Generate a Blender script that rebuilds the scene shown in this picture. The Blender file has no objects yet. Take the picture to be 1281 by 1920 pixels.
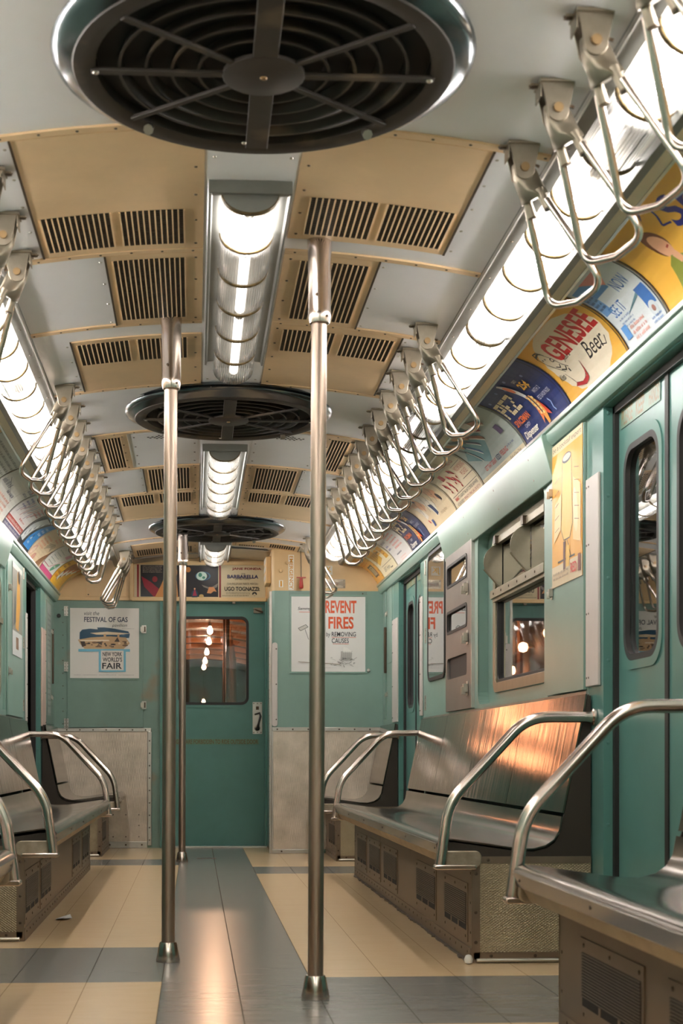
import bpy, bmesh, math, random
from math import sin, cos, pi, radians, sqrt, atan2, hypot
from mathutils import Vector, Matrix
random.seed(7)
S = bpy.context.scene
COL = S.collection

# ------------------------------------------------------------------ camera, world, exposure
cd = bpy.data.cameras.new('camera'); cam = bpy.data.objects.new('camera', cd); COL.objects.link(cam)
cam.location = (-0.145, 0.0, 0.70)
cam.rotation_euler = (radians(90), 0, -math.atan(0.054))
cd.sensor_fit = 'VERTICAL'; cd.sensor_height = 36; cd.sensor_width = 24
cd.lens = 2700 / 1920 * 36
cd.shift_x = 0.0675; cd.shift_y = 0.237
cd.clip_start = 0.05; cd.clip_end = 200
cd.dof.use_dof = True; cd.dof.focus_distance = 7.0; cd.dof.aperture_fstop = 6.3
S.camera = cam
w = bpy.data.worlds.new('world'); S.world = w; w.use_nodes = True
w.node_tree.nodes['Background'].inputs[0].default_value = (0.05, 0.045, 0.04, 1)
w.node_tree.nodes['Background'].inputs[1].default_value = 0.3
S.view_settings.view_transform = 'Standard'; S.view_settings.look = 'None'
S.view_settings.exposure = 2.65; S.view_settings.gamma = 1.0
S.view_settings.use_curve_mapping = False
S.cycles.use_denoising = True
S.cycles.max_bounces = 10; S.cycles.diffuse_bounces = 5; S.cycles.glossy_bounces = 5
S.cycles.transparent_max_bounces = 12; S.cycles.transmission_bounces = 8
S.cycles.sample_clamp_indirect = 6.0
S.cycles.caustics_reflective = False; S.cycles.caustics_refractive = False
TUBE_WATT = 19.0      # radiance of the fluorescent tubes
BULB_WATT = 14.0      # warm bulbs in the tunnel

# ------------------------------------------------------------------ materials
def srgb(r, g, b):
    f = lambda c: c / 12.92 if c <= 0.04045 else ((c + 0.055) / 1.055) ** 2.4
    return (f(r / 255), f(g / 255), f(b / 255), 1)

def mat(name, col, rough=0.5, metal=0.0, var=0.0, vscale=3.0, dark=0.75, bump=0.0, bscale=200.0, stretch=None,
        spec=0.5, coat=0.0, rvar=0.0, spots=None):
    m = bpy.data.materials.new(name); m.use_nodes = True
    nt = m.node_tree; N = nt.nodes; L = nt.links
    b = N['Principled BSDF']
    b.inputs['Base Color'].default_value = col; b.inputs['Roughness'].default_value = rough
    b.inputs['Metallic'].default_value = metal; b.inputs['Specular IOR Level'].default_value = spec
    b.inputs['Coat Weight'].default_value = coat; b.inputs['Coat Roughness'].default_value = 0.08
    tc = N.new('ShaderNodeTexCoord'); mp = N.new('ShaderNodeMapping'); L.new(tc.outputs['Object'], mp.inputs[0])
    if stretch: mp.inputs['Scale'].default_value = stretch
    if var > 0 or rvar > 0:
        n = N.new('ShaderNodeTexNoise'); n.inputs['Scale'].default_value = vscale; n.inputs['Detail'].default_value = 6
        n.inputs['Roughness'].default_value = 0.65
        L.new(mp.outputs[0], n.inputs['Vector'])
        cr = N.new('ShaderNodeValToRGB'); cr.color_ramp.elements[0].position = 0.35; cr.color_ramp.elements[1].position = 0.65
        L.new(n.outputs['Fac'], cr.inputs[0])
        if var > 0:
            mx = N.new('ShaderNodeMix'); mx.data_type = 'RGBA'
            mx.inputs['A'].default_value = (col[0] * (1 - var) , col[1] * (1 - var), col[2] * (1 - var * 1.1), 1)
            mx.inputs['B'].default_value = col
            L.new(cr.outputs[0], mx.inputs['Factor']); out = mx.outputs['Result']
            if spots:
                n2 = N.new('ShaderNodeTexNoise'); n2.inputs['Scale'].default_value = spots[0]; n2.inputs['Detail'].default_value = 4
                L.new(tc.outputs['Object'], n2.inputs['Vector'])
                c2 = N.new('ShaderNodeValToRGB'); c2.color_ramp.elements[0].position = spots[1]; c2.color_ramp.elements[1].position = spots[1] + 0.08
                L.new(n2.outputs['Fac'], c2.inputs[0])
                m2 = N.new('ShaderNodeMix'); m2.data_type = 'RGBA'; m2.inputs['B'].default_value = spots[2]
                L.new(out, m2.inputs['A']); L.new(c2.outputs[0], m2.inputs['Factor']); out = m2.outputs['Result']
            L.new(out, b.inputs['Base Color'])
        if rvar > 0:
            ma = N.new('ShaderNodeMath'); ma.operation = 'MULTIPLY_ADD'
            ma.inputs[1].default_value = rvar; ma.inputs[2].default_value = rough - rvar / 2
            L.new(n.outputs['Fac'], ma.inputs[0]); L.new(ma.outputs[0], b.inputs['Roughness'])
    if bump > 0:
        nb = N.new('ShaderNodeTexNoise'); nb.inputs['Scale'].default_value = bscale; nb.inputs['Detail'].default_value = 3
        L.new(mp.outputs[0], nb.inputs['Vector'])
        bp = N.new('ShaderNodeBump'); bp.inputs['Strength'].default_value = bump; bp.inputs['Distance'].default_value = 0.002
        L.new(nb.outputs['Fac'], bp.inputs['Height']); L.new(bp.outputs[0], b.inputs['Normal'])
    return m

WHITE = mat('ceiling white enamel', srgb(247, 246, 248), 0.28, var=0.05, vscale=2.5, spec=0.5, bump=0.10, bscale=4)
TAN = mat('tan ceiling paint', srgb(240, 206, 162), 0.34, var=0.12, vscale=3.5, bump=0.04, bscale=12)
CREAM = mat('cream paint', srgb(226, 192, 142), 0.42, var=0.10, vscale=3)
GREEN = mat('pale green wall paint', srgb(134, 164, 152), 0.28, var=0.08, vscale=3, bump=0.03, bscale=25)
GREENW = mat('worn green wall paint', srgb(122, 149, 137), 0.36, var=0.10, vscale=5, spots=(2.6, 0.58, srgb(136, 132, 112)))
TEAL = mat('teal door paint', srgb(90, 136, 127), 0.28, var=0.10, vscale=4, bump=0.03, bscale=30)
STEEL = mat('brushed stainless steel', srgb(176, 168, 154), 0.27, metal=1.0, var=0.16, vscale=2.0, stretch=(1, 1, 1), rvar=0.12, bump=0.0)
BRUSH = mat('brushed seat steel', srgb(142, 129, 117), 0.13, metal=1.0, var=0.12, vscale=5, stretch=(1, 6, .5), rvar=0.14, bump=0.55, bscale=3.2)
SEATM = mat('worn seat pan steel', srgb(140, 131, 122), 0.18, metal=1.0, var=0.12, vscale=4, rvar=0.16, bump=0.04, bscale=4)
BASEM = mat('dull steel kick panel', srgb(142, 124, 106), 0.40, metal=0.85, var=0.20, vscale=4, rvar=0.15, spots=(7, 0.66, srgb(110, 94, 76)))
BASED = mat('dark louver steel', srgb(112, 102, 92), 0.45, metal=0.8, var=0.15, vscale=6)
SATIN = mat('satin nickel handle', srgb(214, 200, 190), 0.20, metal=1.0, var=0.10, vscale=12, rvar=0.08)
POLE = mat('satin pole steel', srgb(176, 158, 144), 0.34, metal=1.0, var=0.06, vscale=3, stretch=(1, 1, .4))
BRKT = mat('cast bracket metal', srgb(150, 140, 124), 0.38, metal=0.9, var=0.15, vscale=30)
BRASS = mat('worn brass pin', srgb(150, 122, 84), 0.45, metal=0.6, var=0.15, vscale=60)
ALU = mat('aluminium trim', srgb(196, 192, 184), 0.32, metal=0.95, var=0.10, vscale=8)
WINF = mat('window frame metal', srgb(168, 160, 138), 0.36, metal=0.8, var=0.18, vscale=9)
HOUS = mat('grey fixture paint', srgb(128, 128, 122), 0.40, metal=0.4, var=0.14, vscale=8)
RIM = mat('steel fan rim', srgb(120, 124, 128), 0.20, metal=1.0, var=0.18, vscale=8, rvar=0.15)
FANB = mat('dark brown fan grille', srgb(58, 51, 45), 0.5, metal=0.2, var=0.25, vscale=10, spots=(4, 0.56, srgb(92, 78, 62)))
SIGNM = mat('brushed sign box steel', srgb(138, 130, 122), 0.42, metal=0.55, var=0.10, vscale=5)
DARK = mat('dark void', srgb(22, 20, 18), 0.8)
RUBBER = mat('black rubber', srgb(38, 36, 34), 0.5)
SCREW = mat('dark screw', srgb(86, 72, 58), 0.4, metal=0.7)
SHINY = mat('bright screw', srgb(190, 184, 172), 0.3, metal=1.0)
ENDPL = mat('dark bench end panel', srgb(62, 54, 46), 0.45, metal=0.3, var=0.12, vscale=6)
WHITEG = mat('white guard paint', srgb(206, 198, 192), 0.35, var=0.06, vscale=6)
PINKG = mat('pinkish guard paint', srgb(206, 178, 164), 0.4, var=0.06, vscale=6)
RED = mat('red handle paint', srgb(170, 40, 28), 0.3)
WOODR = mat('worn seat rail', srgb(170, 150, 120), 0.5, metal=.2, var=0.2, vscale=9)
TRAYM = mat('lit tray cream', srgb(240, 224, 196), 0.3)  # cream brightened for the light that falls on the tray
LOUV = mat('grille backing', srgb(44, 36, 30), 0.7)
SLAB = mat('tan wood strip', srgb(150, 118, 90), 0.5, var=0.25, vscale=8, stretch=(1, 1, .2))
PAPERW = mat('litter paper', srgb(225, 222, 215), 0.6)
EDGE = mat('worn seat end cap', srgb(176, 162, 142), 0.42, metal=0.7, var=0.3, vscale=25)
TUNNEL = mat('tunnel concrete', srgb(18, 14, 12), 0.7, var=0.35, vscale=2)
COPPER = mat('brown tunnel lining', srgb(140, 96, 66), 0.30, metal=0.7, var=0.3, vscale=4, stretch=(1, 3, 1))

def mat_emit(name, col, s):
    m = bpy.data.materials.new(name); m.use_nodes = True; nt = m.node_tree
    nt.nodes.remove(nt.nodes['Principled BSDF'])
    e = nt.nodes.new('ShaderNodeEmission'); e.inputs[0].default_value = col; e.inputs[1].default_value = s
    nt.links.new(e.outputs[0], nt.nodes['Material Output'].inputs[0]); return m
TUBE = mat_emit('lit fluorescent tube', (1.0, 0.945, 0.935, 1), TUBE_WATT)
TUBEDIM = mat_emit('aging fluorescent tube', (1.0, 0.92, 0.84, 1), TUBE_WATT * .055)
TUBEMID = mat_emit('softer fluorescent tube', (1.0, 0.95, 0.92, 1), TUBE_WATT * .30)
TUBEOFF = mat('unlit tube', srgb(225, 222, 212), 0.4)
BULB = mat_emit('warm bulb', (1.0, 0.58, 0.34, 1), BULB_WATT)
LAMP = mat_emit('added warm lamp', (1.0, 0.38, 0.17, 1), 11.0)  # only for the lamps added out of view in the tunnel
REFL = mat('enamel reflector', srgb(118, 114, 106), 0.4)

def schlick(N, L, f0, k):
    lw = N.new('ShaderNodeLayerWeight'); lw.inputs[0].default_value = 0.5
    p = N.new('ShaderNodeMath'); p.operation = 'POWER'; p.inputs[1].default_value = 5; L.new(lw.outputs['Facing'], p.inputs[0])
    q = N.new('ShaderNodeMath'); q.operation = 'MULTIPLY_ADD'; q.use_clamp = True; q.inputs[1].default_value = k; q.inputs[2].default_value = f0
    L.new(p.outputs[0], q.inputs[0]); return q
def mat_cover():
    m = bpy.data.materials.new('ribbed prismatic cover'); m.use_nodes = True; nt = m.node_tree; N = nt.nodes; L = nt.links
    N.remove(N['Principled BSDF'])
    tr = N.new('ShaderNodeBsdfTransparent'); tr.inputs[0].default_value = (0.95, 0.95, 0.93, 1)
    tl = N.new('ShaderNodeBsdfTranslucent'); tl.inputs[0].default_value = (0.34, 0.335, 0.31, 1)
    df = N.new('ShaderNodeBsdfDiffuse'); df.inputs[0].default_value = (0.22, 0.21, 0.18, 1)
    gl = N.new('ShaderNodeBsdfGlossy'); gl.inputs['Roughness'].default_value = 0.12
    at = N.new('ShaderNodeAttribute'); at.attribute_name = 'rib'
    m1 = N.new('ShaderNodeMixShader'); m1.inputs[0].default_value = 0.55; L.new(tl.outputs[0], m1.inputs[1]); L.new(df.outputs[0], m1.inputs[2])
    m2 = N.new('ShaderNodeMixShader'); L.new(m1.outputs[0], m2.inputs[1]); L.new(tr.outputs[0], m2.inputs[2])
    mm = N.new('ShaderNodeMath'); mm.operation = 'MULTIPLY_ADD'; mm.inputs[1].default_value = -0.62; mm.inputs[2].default_value = 0.82
    L.new(at.outputs['Fac'], mm.inputs[0]); L.new(mm.outputs[0], m2.inputs[0])
    fr = schlick(N, L, .04, .6)
    m3 = N.new('ShaderNodeMixShader'); L.new(fr.outputs[0], m3.inputs[0]); L.new(m2.outputs[0], m3.inputs[1]); L.new(gl.outputs[0], m3.inputs[2])
    L.new(m3.outputs[0], N['Material Output'].inputs[0]); return m
COVER = mat_cover()
COVEREDGE = mat('dark cover edge with painted glints', srgb(120, 98, 56), 0.35, var=0.85, vscale=60)  # dark ring with its yellow glints mixed into the colour

def mat_glass(name, tint, boost=1.0):
    m = bpy.data.materials.new(name); m.use_nodes = True; nt = m.node_tree; N = nt.nodes; L = nt.links
    N.remove(N['Principled BSDF'])
    tr = N.new('ShaderNodeBsdfTransparent'); tr.inputs[0].default_value = tint
    gl = N.new('ShaderNodeBsdfGlossy'); gl.inputs['Roughness'].default_value = 0.01
    mu = schlick(N, L, .06 * boost, boost)
    mx = N.new('ShaderNodeMixShader'); L.new(mu.outputs[0], mx.inputs[0]); L.new(tr.outputs[0], mx.inputs[1]); L.new(gl.outputs[0], mx.inputs[2])
    L.new(mx.outputs[0], N['Material Output'].inputs[0]); return m
GLASS = mat_glass('window glass', (0.80, 0.80, 0.78, 1), 1.9)
GLASSC = mat_glass('clear glass', (0.88, 0.88, 0.88, 1), 1.8)

def mat_print():
    m = bpy.data.materials.new('printed card'); m.use_nodes = True; nt = m.node_tree; N = nt.nodes; L = nt.links
    b = N['Principled BSDF']; b.inputs['Roughness'].default_value = 0.33; b.inputs['Specular IOR Level'].default_value = 0.5
    a = N.new('ShaderNodeVertexColor'); a.layer_name = 'ink'; L.new(a.outputs[0], b.inputs['Base Color'])
    tc = N.new('ShaderNodeTexCoord'); n = N.new('ShaderNodeTexNoise'); n.inputs['Scale'].default_value = 7; L.new(tc.outputs['Object'], n.inputs['Vector'])
    bp = N.new('ShaderNodeBump'); bp.inputs['Strength'].default_value = 0.35; bp.inputs['Distance'].default_value = 0.01
    L.new(n.outputs['Fac'], bp.inputs['Height']); L.new(bp.outputs[0], b.inputs['Normal']); return m
PRINT = mat_print()

def mat_floor(name, base, streak, amount):
    m = bpy.data.materials.new(name); m.use_nodes = True; nt = m.node_tree; N = nt.nodes; L = nt.links
    b = N['Principled BSDF']; b.inputs['Specular IOR Level'].default_value = 0.5
    tc = N.new('ShaderNodeTexCoord'); sp = N.new('ShaderNodeSeparateXYZ'); L.new(tc.outputs['Object'], sp.inputs[0])
    mp = N.new('ShaderNodeMapping'); mp.inputs['Scale'].default_value = (5, 26, 1); L.new(tc.outputs['Object'], mp.inputs[0])
    n = N.new('ShaderNodeTexNoise'); n.inputs['Scale'].default_value = 1.0; n.inputs['Detail'].default_value = 8; n.inputs['Roughness'].default_value = 0.7
    L.new(mp.outputs[0], n.inputs['Vector'])
    cr = N.new('ShaderNodeValToRGB'); cr.color_ramp.elements[0].position = 0.38; cr.color_ramp.elements[1].position = 0.68
    L.new(n.outputs['Fac'], cr.inputs[0])
    mu = N.new('ShaderNodeMath'); mu.operation = 'MULTIPLY'; mu.inputs[1].default_value = amount; L.new(cr.outputs[0], mu.inputs[0])
    mx = N.new('ShaderNodeMix'); mx.data_type = 'RGBA'; mx.inputs['A'].default_value = base; mx.inputs['B'].default_value = streak
    L.new(mu.outputs[0], mx.inputs['Factor'])
    def seam(out, off, pitch, wid):
        a = N.new('ShaderNodeMath'); a.operation = 'ADD'; a.inputs[1].default_value = 50 * pitch - off; L.new(out, a.inputs[0])
        d = N.new('ShaderNodeMath'); d.operation = 'DIVIDE'; d.inputs[1].default_value = pitch; L.new(a.outputs[0], d.inputs[0])
        f = N.new('ShaderNodeMath'); f.operation = 'FRACT'; L.new(d.outputs[0], f.inputs[0])
        g = N.new('ShaderNodeMath'); g.operation = 'LESS_THAN'; g.inputs[1].default_value = wid / pitch; L.new(f.outputs[0], g.inputs[0]); return g
    sx = seam(sp.outputs['X'], -0.015 - 0.0016, 0.231, 0.0032); sy = seam(sp.outputs['Y'], 0.1, 0.2285, 0.0016)
    s2 = N.new('ShaderNodeMath'); s2.operation = 'MULTIPLY'; s2.inputs[1].default_value = 0.42; L.new(sy.outputs[0], s2.inputs[0])
    mxx = N.new('ShaderNodeMath'); mxx.operation = 'MAXIMUM'; L.new(sx.outputs[0], mxx.inputs[0]); L.new(s2.outputs[0], mxx.inputs[1])
    m3 = N.new('ShaderNodeMix'); m3.data_type = 'RGBA'; m3.inputs['B'].default_value = (base[0] * .35, base[1] * .33, base[2] * .3, 1)
    m4 = N.new('ShaderNodeMath'); m4.operation = 'MULTIPLY'; m4.inputs[1].default_value = 0.92; L.new(mxx.outputs[0], m4.inputs[0])
    L.new(m4.outputs[0], m3.inputs['Factor']); L.new(mx.outputs['Result'], m3.inputs['A']); L.new(m3.outputs['Result'], b.inputs['Base Color'])
    sv = N.new('ShaderNodeMath'); sv.operation = 'MULTIPLY_ADD'; sv.inputs[1].default_value = -0.5; sv.inputs[2].default_value = 0.5
    L.new(mxx.outputs[0], sv.inputs[0]); L.new(sv.outputs[0], b.inputs['Specular IOR Level'])
    r = N.new('ShaderNodeMath'); r.operation = 'MULTIPLY_ADD'; r.inputs[1].default_value = 0.08; r.inputs[2].default_value = 0.19
    L.new(n.outputs['Fac'], r.inputs[0]); L.new(r.outputs[0], b.inputs['Roughness'])
    bp = N.new('ShaderNodeBump'); bp.inputs['Strength'].default_value = 0.015; bp.inputs['Distance'].default_value = 0.003
    L.new(n.outputs['Fac'], bp.inputs['Height']); L.new(bp.outputs[0], b.inputs['Normal'])
    return m
FBEIGE = mat_floor('beige vinyl tile', srgb(210, 180, 140), srgb(194, 164, 124), 0.55)
FGREY = mat_floor('grey vinyl tile', srgb(114, 112, 106), srgb(130, 126, 120), 0.5)

def mat_diamond(name, col, kx, kz, metal=0.8, strength=0.5):
    m = mat(name, col, 0.42, metal=metal, var=0.25, vscale=6); nt = m.node_tree; N = nt.nodes; L = nt.links; b = N['Principled BSDF']
    tc = N.new('ShaderNodeTexCoord'); sp = N.new('ShaderNodeSeparateXYZ'); L.new(tc.outputs['Object'], sp.inputs[0])
    outs = []
    for sgn in (1, -1):
        a = N.new('ShaderNodeMath'); a.operation = 'MULTIPLY'; a.inputs[1].default_value = kx; L.new(sp.outputs['X'], a.inputs[0])
        c = N.new('ShaderNodeMath'); c.operation = 'MULTIPLY_ADD'; c.inputs[1].default_value = kz * sgn; L.new(sp.outputs['Z'], c.inputs[0]); L.new(a.outputs[0], c.inputs[2])
        s = N.new('ShaderNodeMath'); s.operation = 'SINE'; L.new(c.outputs[0], s.inputs[0]); outs.append(s)
    p = N.new('ShaderNodeMath'); p.operation = 'MAXIMUM'; L.new(outs[0].outputs[0], p.inputs[0]); L.new(outs[1].outputs[0], p.inputs[1])
    bp = N.new('ShaderNodeBump'); bp.inputs['Strength'].default_value = strength; bp.inputs['Distance'].default_value = 0.002
    L.new(p.outputs[0], bp.inputs['Height']); L.new(bp.outputs[0], b.inputs['Normal']); return m
DIAM = mat_diamond('diamond embossed steel', srgb(160, 146, 120), 500, 700)
WAINS = mat_diamond('fine ribbed stainless wainscot', srgb(226, 212, 194), 500, 60, metal=0.55, strength=0.25)

# ------------------------------------------------------------------ mesh collector
class M:
    def __init__(s): s.v = []; s.f = []; s.mi = []; s.mats = []
    def m(s, mt):
        if mt not in s.mats: s.mats.append(mt)
        return s.mats.index(mt)
    def add(s, vs, fs, mt):
        o = len(s.v); i = s.m(mt); s.v += [tuple(v) for v in vs]
        for f in fs: s.f.append(tuple(a + o for a in f)); s.mi.append(i)
    def box(s, x0, x1, y0, y1, z0, z1, mt, fn=None):
        vs = [(x, y, z) for x in (x0, x1) for y in (y0, y1) for z in (z0, z1)]
        if fn: vs = [fn(*v) for v in vs]
        s.add(vs, [(0, 1, 3, 2), (4, 6, 7, 5), (0, 4, 5, 1), (2, 3, 7, 6), (0, 2, 6, 4), (1, 5, 7, 3)], mt)
    def prism(s, pts, a0, a1, mt, fn):           # polygon pts (p,q) extruded along a; fn(p,q,a)
        n = len(pts)
        vs = [fn(p, q, a0) for p, q in pts] + [fn(p, q, a1) for p, q in pts]
        s.add(vs, [tuple(range(n)), tuple(range(2 * n - 1, n - 1, -1))] + [(i, i + n, (i + 1) % n + n, (i + 1) % n) for i in range(n)], mt)
    def ribbon(s, pts, th, a0, a1, mt, fn, segs=1):  # open polyline with thickness th
        n = len(pts); off = []
        for i in range(n):
            p = pts[max(i - 1, 0)]; q = pts[min(i + 1, n - 1)]
            dx, dy = q[0] - p[0], q[1] - p[1]; l = hypot(dx, dy) or 1
            off.append((pts[i][0] - dy / l * th, pts[i][1] + dx / l * th))
        vs = []
        for k in range(segs + 1):
            a = a0 + (a1 - a0) * k / segs
            vs += [fn(p, q, a) for p, q in pts] + [fn(p, q, a) for p, q in off]
        fs = []; w2 = 2 * n
        for k in range(segs):
            b0, b1 = k * w2, (k + 1) * w2
            for i in range(n - 1):
                fs.append((b0 + i, b0 + i + 1, b1 + i + 1, b1 + i)); fs.append((b0 + n + i, b1 + n + i, b1 + n + i + 1, b0 + n + i + 1))
            fs.append((b0, b1, b1 + n, b0 + n)); fs.append((b0 + n - 1, b0 + 2 * n - 1, b1 + 2 * n - 1, b1 + n - 1))
        for b0 in (0, segs * w2):
            for i in range(n - 1): fs.append((b0 + i, b0 + n + i, b0 + n + i + 1, b0 + i + 1))
        s.add(vs, fs, mt)
    def tube(s, path, r, mt, seg=12, closed=False, caps=True):
        P = [Vector(p) for p in path]; n = len(P); rings = []
        rr = r if isinstance(r, (list, tuple)) else [r] * n
        up = None
        for i in range(n):
            if closed: t = P[(i + 1) % n] - P[i - 1]
            else: t = P[min(i + 1, n - 1)] - P[max(i - 1, 0)]
            t.normalize()
            if up is None: up = t.orthogonal().normalized()
            up = (up - t * up.dot(t)); up.normalize(); sd = t.cross(up)
            rings.append([P[i] + (up * cos(2 * pi * k / seg) + sd * sin(2 * pi * k / seg)) * rr[i] for k in range(seg)])
        vs = [v for rg in rings for v in rg]; fs = []
        for i in range(n if closed else n - 1):
            a, b = i * seg, ((i + 1) % n) * seg
            sh = 0
            if closed and i == n - 1:
                sh = min(range(seg), key=lambda q: (rings[0][q] - rings[-1][0]).length)
            for k in range(seg): fs.append((a + k, a + (k + 1) % seg, b + (k + 1 + sh) % seg, b + (k + sh) % seg))
        if caps and not closed: fs += [tuple(range(seg))[::-1], tuple(range((n - 1) * seg, n * seg))]
        s.add(vs, fs, mt)
    def lathe(s, prof, mt, seg=32, loc=(0, 0, 0), ax='z', closed=False):
        vs = []; n = len(prof)
        for r, z in prof:
            for k in range(seg):
                c, d = r * cos(2 * pi * k / seg), r * sin(2 * pi * k / seg)
                v = (c, d, z) if ax == 'z' else ((c, z, d) if ax == 'y' else (z, c, d))
                vs.append((v[0] + loc[0], v[1] + loc[1], v[2] + loc[2]))
        fs = [(i * seg + k, i * seg + (k + 1) % seg, (i + 1) * seg + (k + 1) % seg, (i + 1) * seg + k) for i in range(n - 1) for k in range(seg)]
        if not closed: fs += [tuple(range(seg))[::-1], tuple(range((n - 1) * seg, n * seg))]
        else: fs += [((n - 1) * seg + k, (n - 1) * seg + (k + 1) % seg, (k + 1) % seg, k) for k in range(seg)]
        s.add(vs, fs, mt)
    def dome(s, p, r, mt, nrm=(0, 0, -1), h=0.5, seg=8):    # small screw head
        p = Vector(p); n = Vector(nrm).normalized(); u = n.orthogonal().normalized(); v = n.cross(u)
        vs = []
        for rr, hh in ((1, 0), (.75, h * .75)):
            vs += [p + (u * cos(2 * pi * k / seg) + v * sin(2 * pi * k / seg)) * r * rr + n * r * hh for k in range(seg)]
        vs.append(p + n * r * h)
        fs = [(k, (k + 1) % seg, seg + (k + 1) % seg, seg + k) for k in range(seg)] + [(seg + k, seg + (k + 1) % seg, 2 * seg) for k in range(seg)]
        s.add(vs, fs, mt)
    def plate(s, o, i, d0, d1, mt, fn, n=5):      # plate with hole; o,i = (u0,v0,u1,v1,r)
        def loop(q):
            u0, v0, u1, v1, r = q; r = max(r, 1e-5); out = []
            for cx, cy, a0 in ((u1 - r, v1 - r, 0), (u0 + r, v1 - r, 90), (u0 + r, v0 + r, 180), (u1 - r, v0 + r, 270)):
                for k in range(n + 1):
                    a = radians(a0 + 90 * k / n); out.append((cx + r * cos(a), cy + r * sin(a)))
            return out
        A, B = loop(o), loop(i); c = len(A)
        vs = [fn(u, v, d1) for u, v in A] + [fn(u, v, d1) for u, v in B] + [fn(u, v, d0) for u, v in A] + [fn(u, v, d0) for u, v in B]
        fs = []
        for k in range(c):
            j = (k + 1) % c
            fs += [(k, j, c + j, c + k), (2 * c + k, 3 * c + k, 3 * c + j, 2 * c + j), (k, 2 * c + k, 2 * c + j, j), (c + k, c + j, 3 * c + j, 3 * c + k)]
        s.add(vs, fs, mt)
    def rrect(s, q, d0, d1, mt, fn, n=5):         # solid rounded rectangle
        u0, v0, u1, v1, r = q; pts = []
        for cx, cy, a0 in ((u1 - r, v1 - r, 0), (u0 + r, v1 - r, 90), (u0 + r, v0 + r, 180), (u1 - r, v0 + r, 270)):
            for k in range(n + 1):
                a = radians(a0 + 90 * k / n); pts.append((cx + r * cos(a), cy + r * sin(a)))
        s.prism(pts, d0, d1, mt, fn)
    def build(s, name, parent=None, smooth=True, bevel=0.0, recalc=True):
        me = bpy.data.meshes.new(name); me.from_pydata(s.v, [], s.f)
        for mt in s.mats: me.materials.append(mt)
        for p, i in zip(me.polygons, s.mi): p.material_index = i
        bm = bmesh.new(); bm.from_mesh(me)
        bmesh.ops.remove_doubles(bm, verts=bm.verts, dist=1e-6)
        if recalc: bmesh.ops.recalc_face_normals(bm, faces=bm.faces)
        bm.to_mesh(me); bm.free()
        if smooth:
            me.polygons.foreach_set('use_smooth', [True] * len(me.polygons)); me.set_sharp_from_angle(angle=radians(38))
        o = bpy.data.objects.new(name, me); COL.objects.link(o)
        if bevel > 0:
            md = o.modifiers.new('bevel', 'BEVEL'); md.width = bevel; md.segments = 2; md.limit_method = 'ANGLE'; md.angle_limit = radians(50)
        if parent:
            o.parent = parent; o.matrix_parent_inverse = Matrix.Translation(-Vector(parent.location))
        return o

def thing(name, label, cat, loc=(0, 0, 0), group=None):
    o = bpy.data.objects.new(name, None); COL.objects.link(o); o.location = loc; o.empty_display_size = 0.05
    o['label'] = label; o['category'] = cat
    if group: o['group'] = group
    return o
def tag(o, label, cat, group=None):
    o['label'] = label; o['category'] = cat
    if group: o['group'] = group
    return o
def struct(o, label=None):
    o['kind'] = 'structure'
    if label: o['label'] = label
    return o
def sroot(name, loc=(0, 0, 0)):
    o = bpy.data.objects.new(name, None); COL.objects.link(o); o.location = loc; o['kind'] = 'structure'; return o
def children(o): return [c for c in bpy.data.objects if c.parent == o]
def copy_tree(o, parent=None):
    kids = children(o); c = o.copy(); COL.objects.link(c)
    if parent: c.parent = parent
    for k in kids: copy_tree(k, c)
    return c

XW = 1.195                    # half width at the wall face
def zc(x): return 2.188 - 0.13 * x * x      # underside of the ceiling
FN_Y = lambda p, q, a: (p, a, q)            # (x, z) profile along y
def wallfn(side, x=XW):                     # u=Y, v=Z, d = out into the car
    return lambda u, v, d: (side * (x - d), u, v)
def endfn(y): return lambda u, v, d: (u, y - d, v)

# ------------------------------------------------------------------ floor
YN = -2.6; YE = 10.85
bands = {-1: [(4.45, 5.25), (9.15, 9.66)], 1: [(3.72, 4.515), (8.46, 8.99)]}
m = M()
def fl(x0, x1, y0, y1, mt): m.box(x0, x1, y0, y1, -0.03, 0.0, mt)
XG0, XG1 = -0.246, 0.216
fl(XG0, XG1, YN, YE + .15, FGREY)
for sd in (-1, 1):
    xa, xb = (XG1, 1.25) if sd == 1 else (-1.25, XG0)
    y = YN
    for b0, b1 in bands[sd]:
        fl(xa, xb, y, b0, FBEIGE); fl(xa, xb, b0, b1, FGREY); y = b1
    fl(xa, xb, y, YE + .15, FBEIGE)
struct(m.build('floor', smooth=False))

# ------------------------------------------------------------------ ceiling shell
m = M()
xs = [-.705 + 1.41 * i / 24 for i in range(25)]
m.ribbon([(x, zc(x)) for x in xs], 0.012, YN, YE, WHITE, FN_Y)
COVE = []
for i in range(13):
    t = i / 12; x = .955 + (1.163 - .955) * t; z = 2.072 + (1.902 - 2.072) * t
    s_ = 0.032 * 4 * t * (1 - t); COVE.append((x + s_ * .63, z + s_ * .77))
for sd in (-1, 1):
    pts = [(sd * x, z) for x, z in COVE]
    m2 = M(); m2.ribbon(pts, 0.010 * (-1 if sd < 0 else 1), YN, YE if sd < 0 else 10.2, CREAM, FN_Y); struct(m2.build('trim_%d' % (2 + (sd > 0))))
ceil_o = struct(m.build('ceiling'))

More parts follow.
